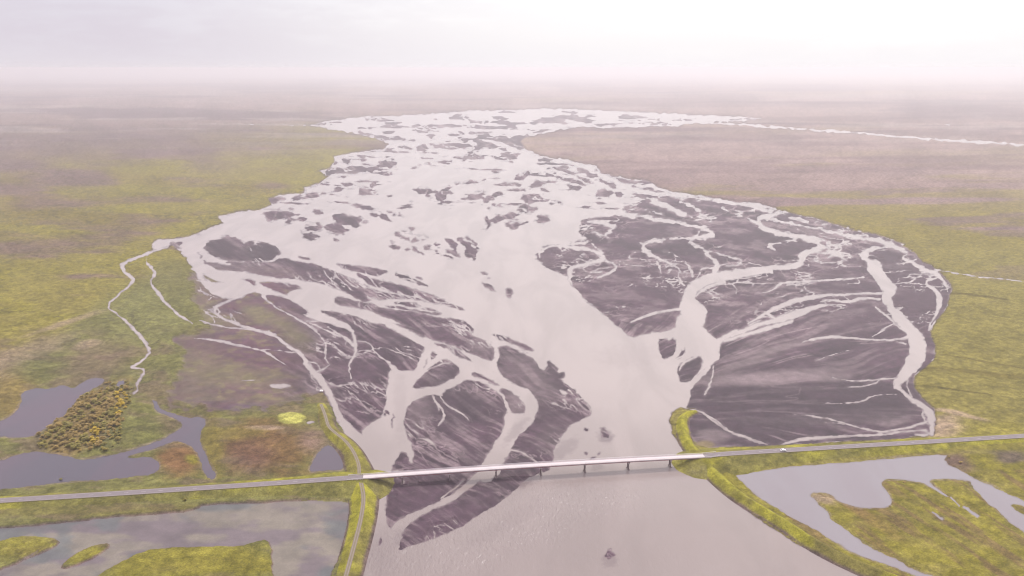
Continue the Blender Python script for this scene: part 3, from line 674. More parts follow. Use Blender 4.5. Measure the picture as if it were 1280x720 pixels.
# ------------------------------------------------------------------ materials
def mat(name):
    m = bpy.data.materials.new(name); m.use_nodes = True
    nt = m.node_tree; nt.nodes.clear()
    out = nt.nodes.new('ShaderNodeOutputMaterial'); b = nt.nodes.new('ShaderNodeBsdfPrincipled')
    nt.links.new(b.outputs[0], out.inputs[0])
    return m, nt, b
def nn(nt, t, **k):
    n = nt.nodes.new(t)
    for a, v in k.items():
        if a.startswith('i_'): n.inputs[a[2:].replace('_', ' ')].default_value = v
        else: setattr(n, a, v)
    return n
def mapped(nt, sc, rot=0):
    tc = nn(nt, 'ShaderNodeTexCoord'); mp = nn(nt, 'ShaderNodeMapping')
    mp.inputs['Scale'].default_value = sc; mp.inputs['Rotation'].default_value = (0, 0, rot)
    nt.links.new(tc.outputs['Object'], mp.inputs[0]); return mp.outputs[0]
def noise(nt, vec, scale, detail=4, rough=.6, dist=0):
    n = nn(nt, 'ShaderNodeTexNoise'); n.inputs['Scale'].default_value = scale
    n.inputs['Detail'].default_value = detail; n.inputs['Roughness'].default_value = rough; n.inputs['Distortion'].default_value = dist
    nt.links.new(vec, n.inputs['Vector']); return n.outputs['Fac']
def rng_(nt, x, a, b, c, d):
    n = nn(nt, 'ShaderNodeMapRange'); n.interpolation_type = 'SMOOTHSTEP'
    for i, v in zip((1, 2, 3, 4), (a, b, c, d)): n.inputs[i].default_value = v
    nt.links.new(x, n.inputs[0]); return n.outputs[0]
def mathn(nt, op, a, b):
    n = nn(nt, 'ShaderNodeMath', operation=op)
    for i, v in enumerate((a, b)):
        if isinstance(v, (int, float)): n.inputs[i].default_value = v
        else: nt.links.new(v, n.inputs[i])
    return n.outputs[0]
def mixc(nt, fac, a, b, bt='MIX'):
    n = nn(nt, 'ShaderNodeMix', data_type='RGBA', blend_type=bt)
    for i, v in ((0, fac), (6, a), (7, b)):
        if isinstance(v, bpy.types.NodeSocket): nt.links.new(v, n.inputs[i])
        else: n.inputs[i].default_value = v if i == 0 else (*v, 1)
    return n.outputs[2]
def bump(nt, b, h, s, dist=1.0):
    n = nn(nt, 'ShaderNodeBump'); n.inputs['Strength'].default_value = s; n.inputs['Distance'].default_value = dist
    nt.links.new(h, n.inputs['Height']); nt.links.new(n.outputs[0], b.inputs['Normal'])
def terrain_mat(name, rough, lo, hi, sc1, sc2, bs, bd, spec=.2):
    m, nt, b = mat(name)
    at = nn(nt, 'ShaderNodeAttribute', attribute_name='ground_colour')
    vec = mapped(nt, (1, 1, 1))
    f1 = noise(nt, vec, sc1, 5, .65); f2 = noise(nt, vec, sc2, 4, .7)
    f = mathn(nt, 'MULTIPLY', rng_(nt, f1, .3, .7, lo, hi), rng_(nt, f2, .3, .7, lo, hi))
    cc = nn(nt, 'ShaderNodeVectorMath', operation='SCALE')
    nt.links.new(at.outputs['Color'], cc.inputs[0]); nt.links.new(f, cc.inputs['Scale'])
    nt.links.new(cc.outputs[0], b.inputs['Base Color'])
    b.inputs['Roughness'].default_value = rough; b.inputs['Specular IOR Level'].default_value = spec
    bump(nt, b, f1, bs, bd)
    return m
M_GRASS = terrain_mat('grass_and_moss', .95, .72, 1.3, .16, .9, .8, 1.2, .1)
M_GRAVEL = terrain_mat('dark_gravel', .8, .84, 1.18, .10, 1.6, .35, .5, .3)
M_MUD = terrain_mat('wet_mud', .32, .9, 1.1, .12, .8, .1, .1, .35)
def water_mat(name, base, shal, rough, ripple, tint2=None, pale=None):
    m, nt, b = mat(name)
    at = nn(nt, 'ShaderNodeAttribute', attribute_name='shallow')
    vec = mapped(nt, (1, 1, 1))
    big_ = noise(nt, mapped(nt, (1, .28, 1), R(-12)), .02, 5, .55, .6)
    c = mixc(nt, rng_(nt, big_, .35, .65, 0, 1), base, tint2 or tuple(x * .9 for x in base))
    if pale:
        a3 = nn(nt, 'ShaderNodeAttribute', attribute_name='far_glare')
        c = mixc(nt, a3.outputs['Fac'], c, mixc(nt, rng_(nt, big_, .35, .65, 0, 1), pale, tuple(x * .86 for x in pale)))  # far water's glare mixed into the base colour
    c = mixc(nt, at.outputs['Fac'], c, shal)
    nt.links.new(c, b.inputs['Base Color'])
    b.inputs['Roughness'].default_value = rough; b.inputs['IOR'].default_value = 1.33
    r1 = noise(nt, mapped(nt, (1.0, .45, 1), R(35)), .42, 4, .55, .4)
    r2 = noise(nt, vec, 1.3, 3, .5)
    at2 = nn(nt, 'ShaderNodeAttribute', attribute_name='ripple')
    hgt = mathn(nt, 'ADD', mathn(nt, 'MULTIPLY', r1, mathn(nt, 'ADD', mathn(nt, 'MULTIPLY', at2.outputs['Fac'], ripple), .03)), mathn(nt, 'MULTIPLY', r2, .05))
    bump(nt, b, hgt, 1.0, .6)
    return m
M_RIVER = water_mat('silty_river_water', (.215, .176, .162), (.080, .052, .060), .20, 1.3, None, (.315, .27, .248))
M_POND = water_mat('still_pond_water', (.085, .062, .078), (.08, .06, .06), .12, .15, (.068, .06, .075))
M_PONDR = water_mat('pale_pond_water', (.20, .18, .19), (.12, .09, .07), .14, .12, (.19, .165, .175))

# ------------------------------------------------------------------ meshes out of the survey grid
def attr(me, name, typ, vals):
    a = me.attributes.new(name, typ, 'POINT')
    if typ == 'FLOAT_COLOR':
        v = np.ones((len(vals), 4), np.float32); v[:, :3] = vals; a.data.foreach_set('color', v.ravel())
    else:
        a.data.foreach_set('value', np.ascontiguousarray(vals, dtype=np.float32))
idx = np.arange(NV * NU).reshape(NV, NU)
QUAD = np.stack([idx[1:, :-1], idx[1:, 1:], idx[:-1, 1:], idx[:-1, :-1]], -1)
def sheet(name, fmask, Z, m, attrs, label=None, kind='structure'):
    q = QUAD[fmask]
    if len(q) == 0: return None
    used, inv = np.unique(q.ravel(), return_inverse=True)
    co = np.stack([X.ravel()[used], Y.ravel()[used], (Z.ravel()[used] if not np.isscalar(Z) else np.full(len(used), Z))], -1).astype(np.float32)
    me = bpy.data.meshes.new(name)
    me.vertices.add(len(used)); me.vertices.foreach_set('co', co.ravel())
    nf = len(q)
    me.loops.add(nf * 4); me.loops.foreach_set('vertex_index', inv.astype(np.int32).ravel())
    me.polygons.add(nf); me.polygons.foreach_set('loop_start', np.arange(0, nf * 4, 4, dtype=np.int32))
    try: me.polygons.foreach_set('loop_total', np.full(nf, 4, np.int32))
    except Exception: pass
    me.polygons.foreach_set('use_smooth', np.ones(nf, bool))
    me.update(calc_edges=True)
    for n_, t_, arr in attrs:
        attr(me, n_, t_, arr.reshape(NV * NU, -1)[used] if t_ == 'FLOAT_COLOR' else arr.ravel()[used])
    me.materials.append(m)
    o = bpy.data.objects.new(name, me); COL.objects.link(o)
    o['kind'] = kind
    if label: o['label'] = label
    return o
def fm(a, fn=np.max):
    return fn(np.stack([a[1:, :-1], a[1:, 1:], a[:-1, 1:], a[:-1, :-1]]), axis=0)
Hmax, Hmin = fm(H), fm(H, np.min)
keep = Hmax > -0.9                                 # deep bed is never seen through silty water
isl = fm(LEV, np.mean) > .5; isr = (fm(ROADM, np.mean) > .5) & ~isl
ismud = (fm(MUD, np.min) > 0.8) & ~isl & ~isr
isgr = (fm(GRn, np.mean) > 0) & ~isl & ~isr & ~ismud
isgv = ~(isl | isr | ismud | isgr)
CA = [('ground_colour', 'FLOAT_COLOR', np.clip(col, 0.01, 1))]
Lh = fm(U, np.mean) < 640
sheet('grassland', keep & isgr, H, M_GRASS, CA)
sheet('gravel_bars', keep & isgv, H, M_GRAVEL, CA)
sheet('mudflat', keep & ismud, H, M_MUD, CA)
sheet('levee', keep & isl & Lh, H, M_GRASS, CA)
sheet('levee', keep & isl & ~Lh, H, M_GRASS, CA)
sheet('road_embankment', keep & isr & Lh, H, M_GRASS, CA)
sheet('road_embankment', keep & isr & ~Lh, H, M_GRASS, CA)
wet = Hmin < 0.03
pond = fm(PD) > -3.0
ispl = pond & Lh; ispr = pond & ~Lh
rip = sst(75, 25, np.abs((V - 650) + (U - 640) * .42)) * sst(590, 620, V) * sst(860, 760, U)
rip = np.maximum(rip, .12 * sst(560, 600, V)); rip = np.maximum(rip, .14 * sst(440, 520, V) * sst(700, 760, U)); rip = np.clip(rip, .0, 1) * (0.5 + fbm(X / 30, Y / 30, 3, 3))
FAR_GLARE = sst(720, 410, V + (fbm(U / 120, V / 60, 3, 4) - .5) * 120)  # sky glare on distant water, painted in as a paler colour farther off
WA = [('far_glare', 'FLOAT', FAR_GLARE), ('shallow', 'FLOAT', SHAL), ('ripple', 'FLOAT', rip)]
WP = [('shallow', 'FLOAT', sst(-2.0, 0.2, -PD) * .5), ('ripple', 'FLOAT', rip)]
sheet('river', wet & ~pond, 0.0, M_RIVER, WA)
sheet('pond_water', wet & ispl, 0.0, M_POND, WP)
sheet('pond_water', wet & ispr, 0.0, M_PONDR, WP)

# ------------------------------------------------------------------ roads
def simple(name, base, rough=.8, var=.15, scale=.5, bs=0.1, metal=0):
    m, nt, b = mat(name)
    f = noise(nt, mapped(nt, (1, 1, 1)), scale, 5, .65)
    c = mixc(nt, f, tuple(x * (1 - var) for x in base), tuple(min(1, x * (1 + var)) for x in base))
    nt.links.new(c, b.inputs['Base Color']); b.inputs['Roughness'].default_value = rough; b.inputs['Metallic'].default_value = metal
    if bs: bump(nt, b, f, bs, .1)
    return m
M_ASPH = simple('worn_asphalt', (.165, .138, .138), .85, .18, .25)
M_PAINT = simple('road_paint', (.42, .38, .38), .6, .2, 1.5)
M_TRACK = simple('gravel_track', (.155, .125, .080), .95, .3, .4, .4)
M_RUT = simple('worn_wheel_ruts', (.215, .175, .145), .95, .25, .6, .3)
M_CONC = simple('pale_concrete', (.50, .44, .43), .8, .10, .3)
M_CONCD = simple('weathered_concrete', (.34, .28, .28), .85, .2, .4)
M_GIRD = simple('red_oxide_steel', (.26, .085, .10), .6, .2, .5)
M_RAIL = simple('galvanised_steel', (.62, .58, .58), .45, .08, 1)
M_PIER = simple('pier_concrete', (.16, .12, .12), .9, .3, .6)

def wline(pts, n=2):
    w = [ground(a, b, c) + (c,) for a, b, c in pts]
    return smooth(w, False, n)
def resample(w, step):
    out = [w[0]]; acc = 0
    for a, b in zip(w, w[1:]):
        L = math.dist(a[:2], b[:2])
        while acc + L >= step:
            t = (step - acc) / L
            a = tuple(a[i] + (b[i] - a[i]) * t for i in range(3)); out.append(a)
            L = math.dist(a[:2], b[:2]); acc = 0
        acc += L
    out.append(w[-1]); return out
def normal(w, i):
    a, b = w[max(i - 1, 0)], w[min(i + 1, len(w) - 1)]
    dx, dy = b[0] - a[0], b[1] - a[1]; l = math.hypot(dx, dy) + 1e-9
    return -dy / l, dx / l
def mesh_obj(name, verts, faces, m, parent=None, smooth_=False):
    me = bpy.data.meshes.new(name); me.from_pydata(verts, [], faces)
    me.materials.append(m)
    if smooth_:
        for p in me.polygons: p.use_smooth = True
    o = bpy.data.objects.new(name, me); COL.objects.link(o)
    if parent: o.parent = parent
    return o
def strip(w, o0, o1, dz, vs_, fs_):
    b = len(vs_)
    for i, p in enumerate(w):
        nx, ny = normal(w, i)
        vs_.append((p[0] + nx * o0, p[1] + ny * o0, p[2] + dz)); vs_.append((p[0] + nx * o1, p[1] + ny * o1, p[2] + dz))
    for i in range(len(w) - 1):
        fs_.append((b + 2 * i, b + 2 * i + 2, b + 2 * i + 3, b + 2 * i + 1))
def struct(o): o['kind'] = 'structure'; return o
for pts in (ROAD_L, ROAD_R):
    w = resample(wline(pts), 6.0)
    v_, f_ = [], []; strip(w, 3.0, -3.0, 0, v_, f_); struct(mesh_obj('road', v_, f_, M_ASPH))
    v_, f_ = [], []
    strip(w, 2.78, 2.64, .012, v_, f_); strip(w, -2.64, -2.78, .012, v_, f_)
    wd = resample(w, 3.0)
    for i in range(0, len(wd) - 2, 4): strip(wd[i:i + 2], .10, -.10, .012, v_, f_)
    struct(mesh_obj('road_marking', v_, f_, M_PAINT))
    v_, f_ = [], []; strip(w, 3.7, 3.0, -.05, v_, f_); strip(w, -3.0, -3.7, -.05, v_, f_); struct(mesh_obj('road_shoulder', v_, f_, M_TRACK))
def track(pts, half, dz=.06):
    w = resample(wline(pts), 3.0)
    v_, f_ = [], []; strip(w, half, -half, dz, v_, f_); struct(mesh_obj('gravel_track', v_, f_, M_TRACK))
    v_, f_ = [], []; half *= 1.0; strip(w, half * .72, half * .38, dz + .02, v_, f_); strip(w, -half * .38, -half * .72, dz + .02, v_, f_)
    struct(mesh_obj('wheel_rut', v_, f_, M_RUT))
track(LEV_LN, 1.35); track(LEV_LS, 1.5)

# ------------------------------------------------------------------ helpers for things
def empty(name, loc, label, cat, group=None, rz=0):
    o = bpy.data.objects.new(name, None); COL.objects.link(o); o.location = loc; o.rotation_euler.z = rz
    o['label'] = label; o['category'] = cat
    if group: o['group'] = group
    return o
class MB:
    def __init__(s): s.bm = bmesh.new()
    def box(s, x0, x1, y0, y1, z0, z1, bev=0, taper=1):
        r = bmesh.ops.create_cube(s.bm, size=1)
        for v in r['verts']:
            k = taper if v.co.z > 0 else 1
            v.co = ((x0 + x1) / 2 + v.co.x * (x1 - x0) * k, (y0 + y1) / 2 + v.co.y * (y1 - y0) * k, z0 if v.co.z < 0 else z1)
        if bev:
            es = set(e for v in r['verts'] for e in v.link_edges)
            bmesh.ops.bevel(s.bm, geom=list(es), offset=bev, segments=2, affect='EDGES')
    def prism(s, prof, y0, y1):
        a = [s.bm.verts.new((x, y0, z)) for x, z in prof]; b = [s.bm.verts.new((x, y1, z)) for x, z in prof]
        s.bm.faces.new(a); s.bm.faces.new(list(reversed(b))); n = len(prof)
        for i in range(n): s.bm.faces.new((a[i], b[i], b[(i + 1) % n], a[(i + 1) % n]))
    def cyl(s, p, q, r, r2=None, seg=12):
        from mathutils import Vector
        p, q = Vector(p), Vector(q); d = q - p
        m = d.to_track_quat('Z', 'Y').to_matrix().to_4x4(); m.translation = (p + q) / 2
        bmesh.ops.create_cone(s.bm, cap_ends=True, segments=seg, radius1=r, radius2=r if r2 is None else r2, depth=d.length, matrix=m)
    def build(s, name, m, parent=None, sm=False):
        bmesh.ops.recalc_face_normals(s.bm, faces=s.bm.faces[:])
        me = bpy.data.meshes.new(name); s.bm.to_mesh(me); s.bm.free(); me.materials.append(m)
        if sm:
            for p in me.polygons: p.use_smooth = True
        o = bpy.data.objects.new(name, me); COL.objects.link(o)
        if parent: o.parent = parent
        return o

# ------------------------------------------------------------------ the bridge (local x runs along the deck)
A_ = ground(454, 596, DECK_Z); B_ = ground(880, 569.6, DECK_Z)
LEN = math.dist(A_, B_); ANG = math.atan2(B_[1] - A_[1], B_[0] - A_[0])
BR = empty('road_bridge', (A_[0], A_[1], 0), 'long pale concrete road bridge on low piers across the braided river', 'bridge', None, ANG)
def camber(x): t = x / LEN; return DECK_Z + 1.0 * 4 * t * (1 - t)
def beam(name, y0, y1, dz0, dz1, m, x0=0, x1=None, n=40, parent=BR):
    x1 = LEN if x1 is None else x1
    v_, f_ = [], []
    for i in range(n + 1):
        x = x0 + (x1 - x0) * i / n; z = camber(min(max(x, 0), LEN))
        v_ += [(x, y0, z + dz0), (x, y1, z + dz0), (x, y1, z + dz1), (x, y0, z + dz1)]
    for i in range(n):
        b = 4 * i
        for k in range(4): f_.append((b + k, b + 4 + k, b + 4 + (k + 1) % 4, b + (k + 1) % 4))
    f_ += [(3, 2, 1, 0), (4 * n, 4 * n + 1, 4 * n + 2, 4 * n + 3)]
    return mesh_obj(name, v_, f_, m, parent)
deck = beam('deck', -2.5, 2.5, -.35, .02, M_CONC)
for s in (-1, 1):
    beam('edge_beam', s * 2.5 - (.0 if s > 0 else .3), s * 2.5 + (.3 if s > 0 else 0), -.5, .25, M_CONC)
    beam('girder', s * 1.7 - .2, s * 1.7 + .2, -1.5, -.36, M_GIRD)
for s in (-1, 1):
    rl = beam('railing', s * 2.65 - .06, s * 2.65 + .06, 1.0, 1.12, M_RAIL)
    beam('lower_rail', s * 2.65 - .04, s * 2.65 + .04, .66, .74, M_RAIL, parent=rl)
    n = 80; mb = MB(); mb.box(-.05, .05, -.05, .05, .25, 1.0); p0 = mb.build('rail_post', M_RAIL, rl)
    for i in range(n + 1):
        x = LEN * i / n; po = p0 if i == 0 else p0.copy()
        if i: COL.objects.link(po)
        po.location = (x, s * 2.65, camber(x))
def along(u, v=585):
    # parameter of the deck axis whose sight line lies in column u
    lo, hi = 0.0, 1.0
    for _ in range(40):
        t = (lo + hi) / 2; x = A_[0] + (B_[0] - A_[0]) * t; y = A_[1] + (B_[1] - A_[1]) * t
        if 640 + x * FPX / (y * cs + (CAM_H - DECK_Z) * sn) < u: lo = t
        else: hi = t
    return t * LEN
for u in (502.5, 562, 620, 676, 731, 785.5, 838):
    x = along(u); z = camber(x)
    mb = MB(); mb.box(x - .75, x + .75, -2.6, 2.6, z - 2.3, z - 1.52, .1); pier = mb.build('pier_cap', M_CONCD, BR)
    for yy in (-1.4, 1.4): mb = MB(); mb.cyl((x, yy, -1.8), (x, yy, z - 2.2), .5, .42, 16); mb.build('pier_column', M_PIER, pier)
    mb = MB(); mb.box(x - .9, x + .9, -2.6, 2.6, -1.9, .3, .2); mb.build('pier_footing', M_PIER, pier)
for x, s in ((0, -1), (LEN, 1)):
    z = DECK_Z; mb = MB()
    mb.box(min(x, x + s * 2.2) - .6, max(x, x + s * 2.2), -3.4, 3.4, 1.5, z - .40)
    ab = mb.build('abutment', M_CONCD, BR)
    for yy in (-3.5, 3.1): mb = MB(); mb.prism([(x, z - .2), (x + s * 5.0, z - .2), (x + s * 5.0, z - 1.6), (x, z - 4.5)], yy, yy + .4); mb.build('wing_wall', M_CONCD, ab)

# guard rails on the approaches
def guard(pts_w, side, label):
    c = pts_w[0]; root = empty('guard_rail', (c[0], c[1], c[2]), label, 'guard rail', 'guard rails at the bridge ends')
    v_, f_ = [], []
    w = pts_w
    for i, p in enumerate(w):
        nx, ny = normal(w, i); bx, by = p[0] + nx * side * 3.3 - c[0], p[1] + ny * side * 3.3 - c[1]; z = p[2] - c[2]
        for q, h in ((-.05, .45), (.05, .45), (.05, .8), (-.05, .8)):
            v_.append((bx + nx * q, by + ny * q, z + h))
    for i in range(len(w) - 1):
        for k in range(4): f_.append((4 * i + k, 4 * i + 4 + k, 4 * i + 4 + (k + 1) % 4, 4 * i + (k + 1) % 4))
    mesh_obj('rail_beam', v_, f_, M_RAIL, root)
    for i, p in enumerate(w):
        mb = MB(); nx, ny = normal(w, i); bx, by = p[0] + nx * side * 3.42 - c[0], p[1] + ny * side * 3.42 - c[1]; z = p[2] - c[2]
        mb.box(bx - .06, bx + .06, by - .06, by + .06, z - .3, z + .75); mb.build('rail_post', M_RAIL, root)
wl = resample(wline(ROAD_L), 2.0)[-7:]; wr = resample(wline(ROAD_R), 2.0)[:7]
guard(wl, 1, 'short galvanised guard rail at the left bridge end, on the far side of the road')
guard(wl, -1, 'short galvanised guard rail at the left bridge end, on the near side of the road')
guard(wr, 1, 'short galvanised guard rail at the right bridge end, on the far side of the road')
guard(wr, -1, 'short galvanised guard rail at the right bridge end, on the near side of the road')

# ------------------------------------------------------------------ white car
M_CAR = simple('white_car_paint', (.85, .84, .83), .3, .03, 1, 0)
M_GLASS = simple('dark_car_glass', (.03, .03, .04), .1, .1, 1, 0)
M_TYRE = simple('black_tyre', (.02, .02, .02), .8, .1, 1, 0)
M_LAMP = simple('car_lamp', (.8, .78, .7), .2, .05, 1, 0); M_TAIL = simple('car_tail_lamp', (.5, .03, .03), .3, .05, 1, 0)
cx, cy = ground(977, 562.6, 4.5)
wr2 = resample(wline(ROAD_R), 1.0)
ci = min(range(len(wr2)), key=lambda i: math.dist(wr2[i][:2], (cx, cy)))
p = wr2[ci]; nx, ny = normal(wr2, ci)
ang = math.atan2(wr2[ci + 1][1] - wr2[ci][1], wr2[ci + 1][0] - wr2[ci][0])
car = empty('car', (p[0] - nx * 1.3 , p[1] - ny * 1.3, p[2] + .01), 'white car driving on the road just right of the bridge', 'car', None, ang)
mb = MB(); prof = [(-2.25,.35),(-2.3,.75),(-2.2,.98),(-1.9,1.04),(-1.75,1.08),(-1.35,1.58),(-1.0,1.68),(.45,1.66),(.75,1.58),(1.25,1.08),(2.0,.95),(2.25,.78),(2.28,.4),(2.1,.3),(-2.1,.3)]
mb.prism(prof, -.9, .9)
bmesh.ops.bevel(mb.bm, geom=[e for e in mb.bm.edges if abs(e.verts[0].co.y - e.verts[1].co.y) < .01], offset=.08, segments=2, affect='EDGES')
mb.build('body', M_CAR, car)
for s in (-1, 1):
    mb = MB(); mb.prism([(-1.62,1.12),(-1.28,1.5),(-.35,1.56),(-.35,1.12)], s * .9, s * .915); mb.prism([(-.25,1.12),(-.25,1.56),(.5,1.54),(1.0,1.12)], s * .9, s * .915); mb.build('side_window', M_GLASS, car)
def pane(name, pts, m): return mesh_obj(name, pts, [(0, 1, 2, 3)], m, car)
pane('windscreen', [(.80,-.72,1.56),(.80,.72,1.56),(1.24,.78,1.13),(1.24,-.78,1.13)], M_GLASS)
pane('rear_window', [(-1.40,.7,1.55),(-1.40,-.7,1.55),(-1.74,-.76,1.13),(-1.74,.76,1.13)], M_GLASS)
for x in (-1.4, 1.4):
    for s in (-1, 1):
        mb = MB(); mb.cyl((x, s * .70, .33), (x, s * .93, .33), .33, None, 20); wh = mb.build('wheel', M_TYRE, car)
        mb = MB(); mb.cyl((x, s * .90, .33), (x, s * .945, .33), .2, None, 12); mb.build('rim', M_RAIL, wh)
for s in (-1, 1):
    mb = MB(); mb.box(2.2, 2.3, s * .65 - .18, s * .65 + .18, .62, .78); mb.build('headlight', M_LAMP, car)
    mb = MB(); mb.box(-2.31, -2.2, s * .7 - .14, s * .7 + .14, .7, .95); mb.build('tail_light', M_TAIL, car)

# pale boulder on the left bank
def rock(x, y, z, r, m, label, cat='rock', group=None):
    bm = bmesh.new(); bmesh.ops.create_icosphere(bm, subdivisions=3, radius=r)
    for v in bm.verts:
        n = v.co.normalized(); k = 1 + .22 * math.sin(n.x * 5 + x) * math.cos(n.y * 6 + y) + .12 * math.sin(n.z * 9 + n.x * 7)
        v.co = (v.co.x * k * 1.2, v.co.y * k, v.co.z * k * .8)
    me = bpy.data.meshes.new('rock'); bm.to_mesh(me); bm.free(); me.materials.append(m)
    o = bpy.data.objects.new('boulder', me); COL.objects.link(o); o.location = (x, y, z); o['label'] = label; o['category'] = cat
    if group: o['group'] = group
M_ROCK = simple('pale_boulder', (.75, .70, .66), .8, .15, 1.0, .4)
x, y = ground(401.5, 488.5, 1.5); rock(x, y, 1.5, 1.25, M_ROCK, 'small bright white boulder on the left bank where the levee meets the creek')

# ------------------------------------------------------------------ trees and shrubs
def sampleH(x, y):
    u, v = grid_uv(x, y)
    i = min(max(np.searchsorted(vs, v), 1), NV - 1); j = min(max(np.searchsorted(us, u), 1), NU - 1)
    return float(H[i, j])
M_BARK = simple('bark', (.10, .075, .06), .9, .2, 2, 0)
def leafmat(name, c):
    m, nt, b = mat(name)
    oi = nn(nt, 'ShaderNodeObjectInfo'); f = noise(nt, mapped(nt, (1, 1, 1)), .9, 3, .6)
    k = mathn(nt, 'ADD', mathn(nt, 'MULTIPLY', oi.outputs['Random'], .5), mathn(nt, 'MULTIPLY', f, .9))
    cc = mixc(nt, k, tuple(x * .55 for x in c), tuple(min(1, x * 1.35) for x in c))
    nt.links.new(cc, b.inputs['Base Color']); b.inputs['Roughness'].default_value = .8; b.inputs['Specular IOR Level'].default_value = .15
    return m
LEAF = {'rust': leafmat('rust_foliage', (.23, .16, .05)), 'yellow': leafmat('yellow_foliage', (.36, .25, .03)), 'olive': leafmat('olive_foliage', (.22, .175, .04)), 'green': leafmat('green_foliage', (.19, .16, .04))}
def crown_mesh(seed, h, r, n):
    rr_ = random.Random(seed); v_, f_ = [], []
    clumps = [(rr_.uniform(-.5, .5) * r, rr_.uniform(-.5, .5) * r, h * rr_.uniform(.35, .85), r * rr_.uniform(.45, .75)) for _ in range(6)]
    clumps.append((0, 0, h * .9, r * .4))
    for i in range(n):
        c = clumps[i % len(clumps)]
        a, b = rr_.uniform(0, 6.283), math.acos(rr_.uniform(-1, 1)); q = c[3] * rr_.uniform(.6, 1.05)
        p = (c[0] + q * math.sin(b) * math.cos(a), c[1] + q * math.sin(b) * math.sin(a), c[2] + q * 1.2 * math.cos(b))
        s = rr_.uniform(.18, .36); t = rr_.uniform(0, 6.283); k = len(v_)
        e = (math.cos(t) * s, math.sin(t) * s, rr_.uniform(-.4, .4) * s); g_ = (-math.sin(t) * s, math.cos(t) * s, rr_.uniform(-.6, .6) * s)
        for m_, l_ in ((-1, -1), (1, -1), (1, 1), (-1, 1)):
            v_.append(tuple(p[d] + m_ * e[d] + l_ * g_[d] * .7 for d in range(3)))
        f_.append((k, k + 1, k + 2, k + 3))
    return v_, f_
PROT = {}
for key in LEAF:
    for j in range(3):
        h = 5.2; v_, f_ = crown_mesh(ord(key[0]) % 7 + j * 31 + len(key), h, 1.7, 260)
        me = bpy.data.meshes.new('crown'); me.from_pydata(v_, [], f_); me.materials.append(LEAF[key])
        mb = MB(); mb.cyl((0, 0, -.4), (.05, 0, h * .75), .13, .04, 8); mb.cyl((0, 0, h * .3), (.7, .2, h * .6), .06, .02, 6); mb.cyl((0, 0, h * .4), (-.6, -.3, h * .7), .05, .02, 6)
        t_ = mb.build('trunk', M_BARK); tm = t_.data; bpy.data.objects.remove(t_)
        PROT[key, j] = (me, tm)
def tree(name, key, x, y, sc, label, cat, group):
    cm, tm = PROT[key, random.randrange(3)]
    root = empty(name, (x, y, sampleH(x, y) - .05), label, cat, group, random.uniform(0, 6.28)); root.scale = (sc * random.uniform(1.2, 1.8),) * 2 + (sc * .62,)
    for n_, m_ in (('crown', cm), ('trunk', tm)):
        o = bpy.data.objects.new(n_, m_); COL.objects.link(o); o.parent = root
def inside(p, poly):
    c = False
    for i in range(len(poly)):
        a, b = poly[i], poly[(i + 1) % len(poly)]
        if (a[1] > p[1]) != (b[1] > p[1]) and p[0] < (b[0] - a[0]) * (p[1] - a[1]) / (b[1] - a[1]) + a[0]: c = not c
    return c
WOOD = [(42,562),(50,545),(86,515),(100,500),(120,489),(135,480),(160,480),(166,492),(156,512),(152,530),(148,556),(130,563),(90,566)]
TL = {'rust': 'rust brown autumn tree in the planted rows between the two left ponds', 'yellow': 'bright yellow autumn tree among the brown planted rows by the left ponds',
      'olive': 'olive brown tree in the planted rows between the two left ponds', 'green': 'dark green tree in the planted rows between the two left ponds'}
TG = {'rust': 'rust brown trees of the planted strip', 'yellow': 'yellow trees of the planted strip', 'olive': 'olive trees of the planted strip', 'green': 'green trees of the planted strip'}
def vband(x, y):
    q = (x * dy - y * dx) / 9.0
    return .5 + .3 * math.sin(q * 2.1) + random.uniform(-.2, .2)
x0, y0 = ground(45, 560); x1, y1 = ground(140, 484)
L_ = math.dist((x0, y0), (x1, y1)); dx, dy = (x1 - x0) / L_, (y1 - y0) / L_
cnt = 0; spots = []
for tr_ in range(60000):
    if cnt >= 290: break
    # loose, slightly ragged rows: scattered points kept where the rows run
    u, v = random.uniform(34, 172), random.uniform(472, 572)
    ju, jv = u + random.gauss(0, 3.0), v + random.gauss(0, 1.8)
    if not inside((ju, jv), WOOD): continue
    px, py = ground(u, v)
    if sampleH(px, py) < .35: continue
    if any((px - a) ** 2 + (py - b) ** 2 < 8.5 for a, b in spots): continue
    spots.append((px, py))
    band_ = vband(px, py)
    ylw = ((u - 151) / 8) ** 2 + ((v - 503) / 18) ** 2 < 1 or ((u - 118) / 9) ** 2 + ((v - 546) / 16) ** 2 < 1
    key = 'yellow' if ylw and random.random() < .7 else ('green' if band_ < .36 else 'olive' if band_ < .52 else 'rust')
    tree('autumn_tree', key, px, py, random.uniform(.4, 1.1), TL[key], 'tree', TG[key]); cnt += 1
for (u, v, k, sc, lab) in [(76,600,'green',.8,'lone dark green shrub on the left road bank beside the long pond'),(232,628,'green',.9,'dark green shrub on the pond edge below the left road'),
      (212,446,'green',.7,'small dark shrub beside the winding creek in the green meadow'),(1186,573,'rust',.7,'brown shrub at the head of the right pond beside the road'),
      (1200,580,'rust',.8,'brown shrub on the dark soil patch right of the pond head'),(1112,634,'rust',.6,'small rust shrub at the bay of the right pond'),(1130,604,'rust',.55,'small dark shrub on top of the grass spit in the right pond')]:
    x, y = ground(u, v); tree('shrub', k, x, y, sc * .6, lab, 'shrub', None) if True else None

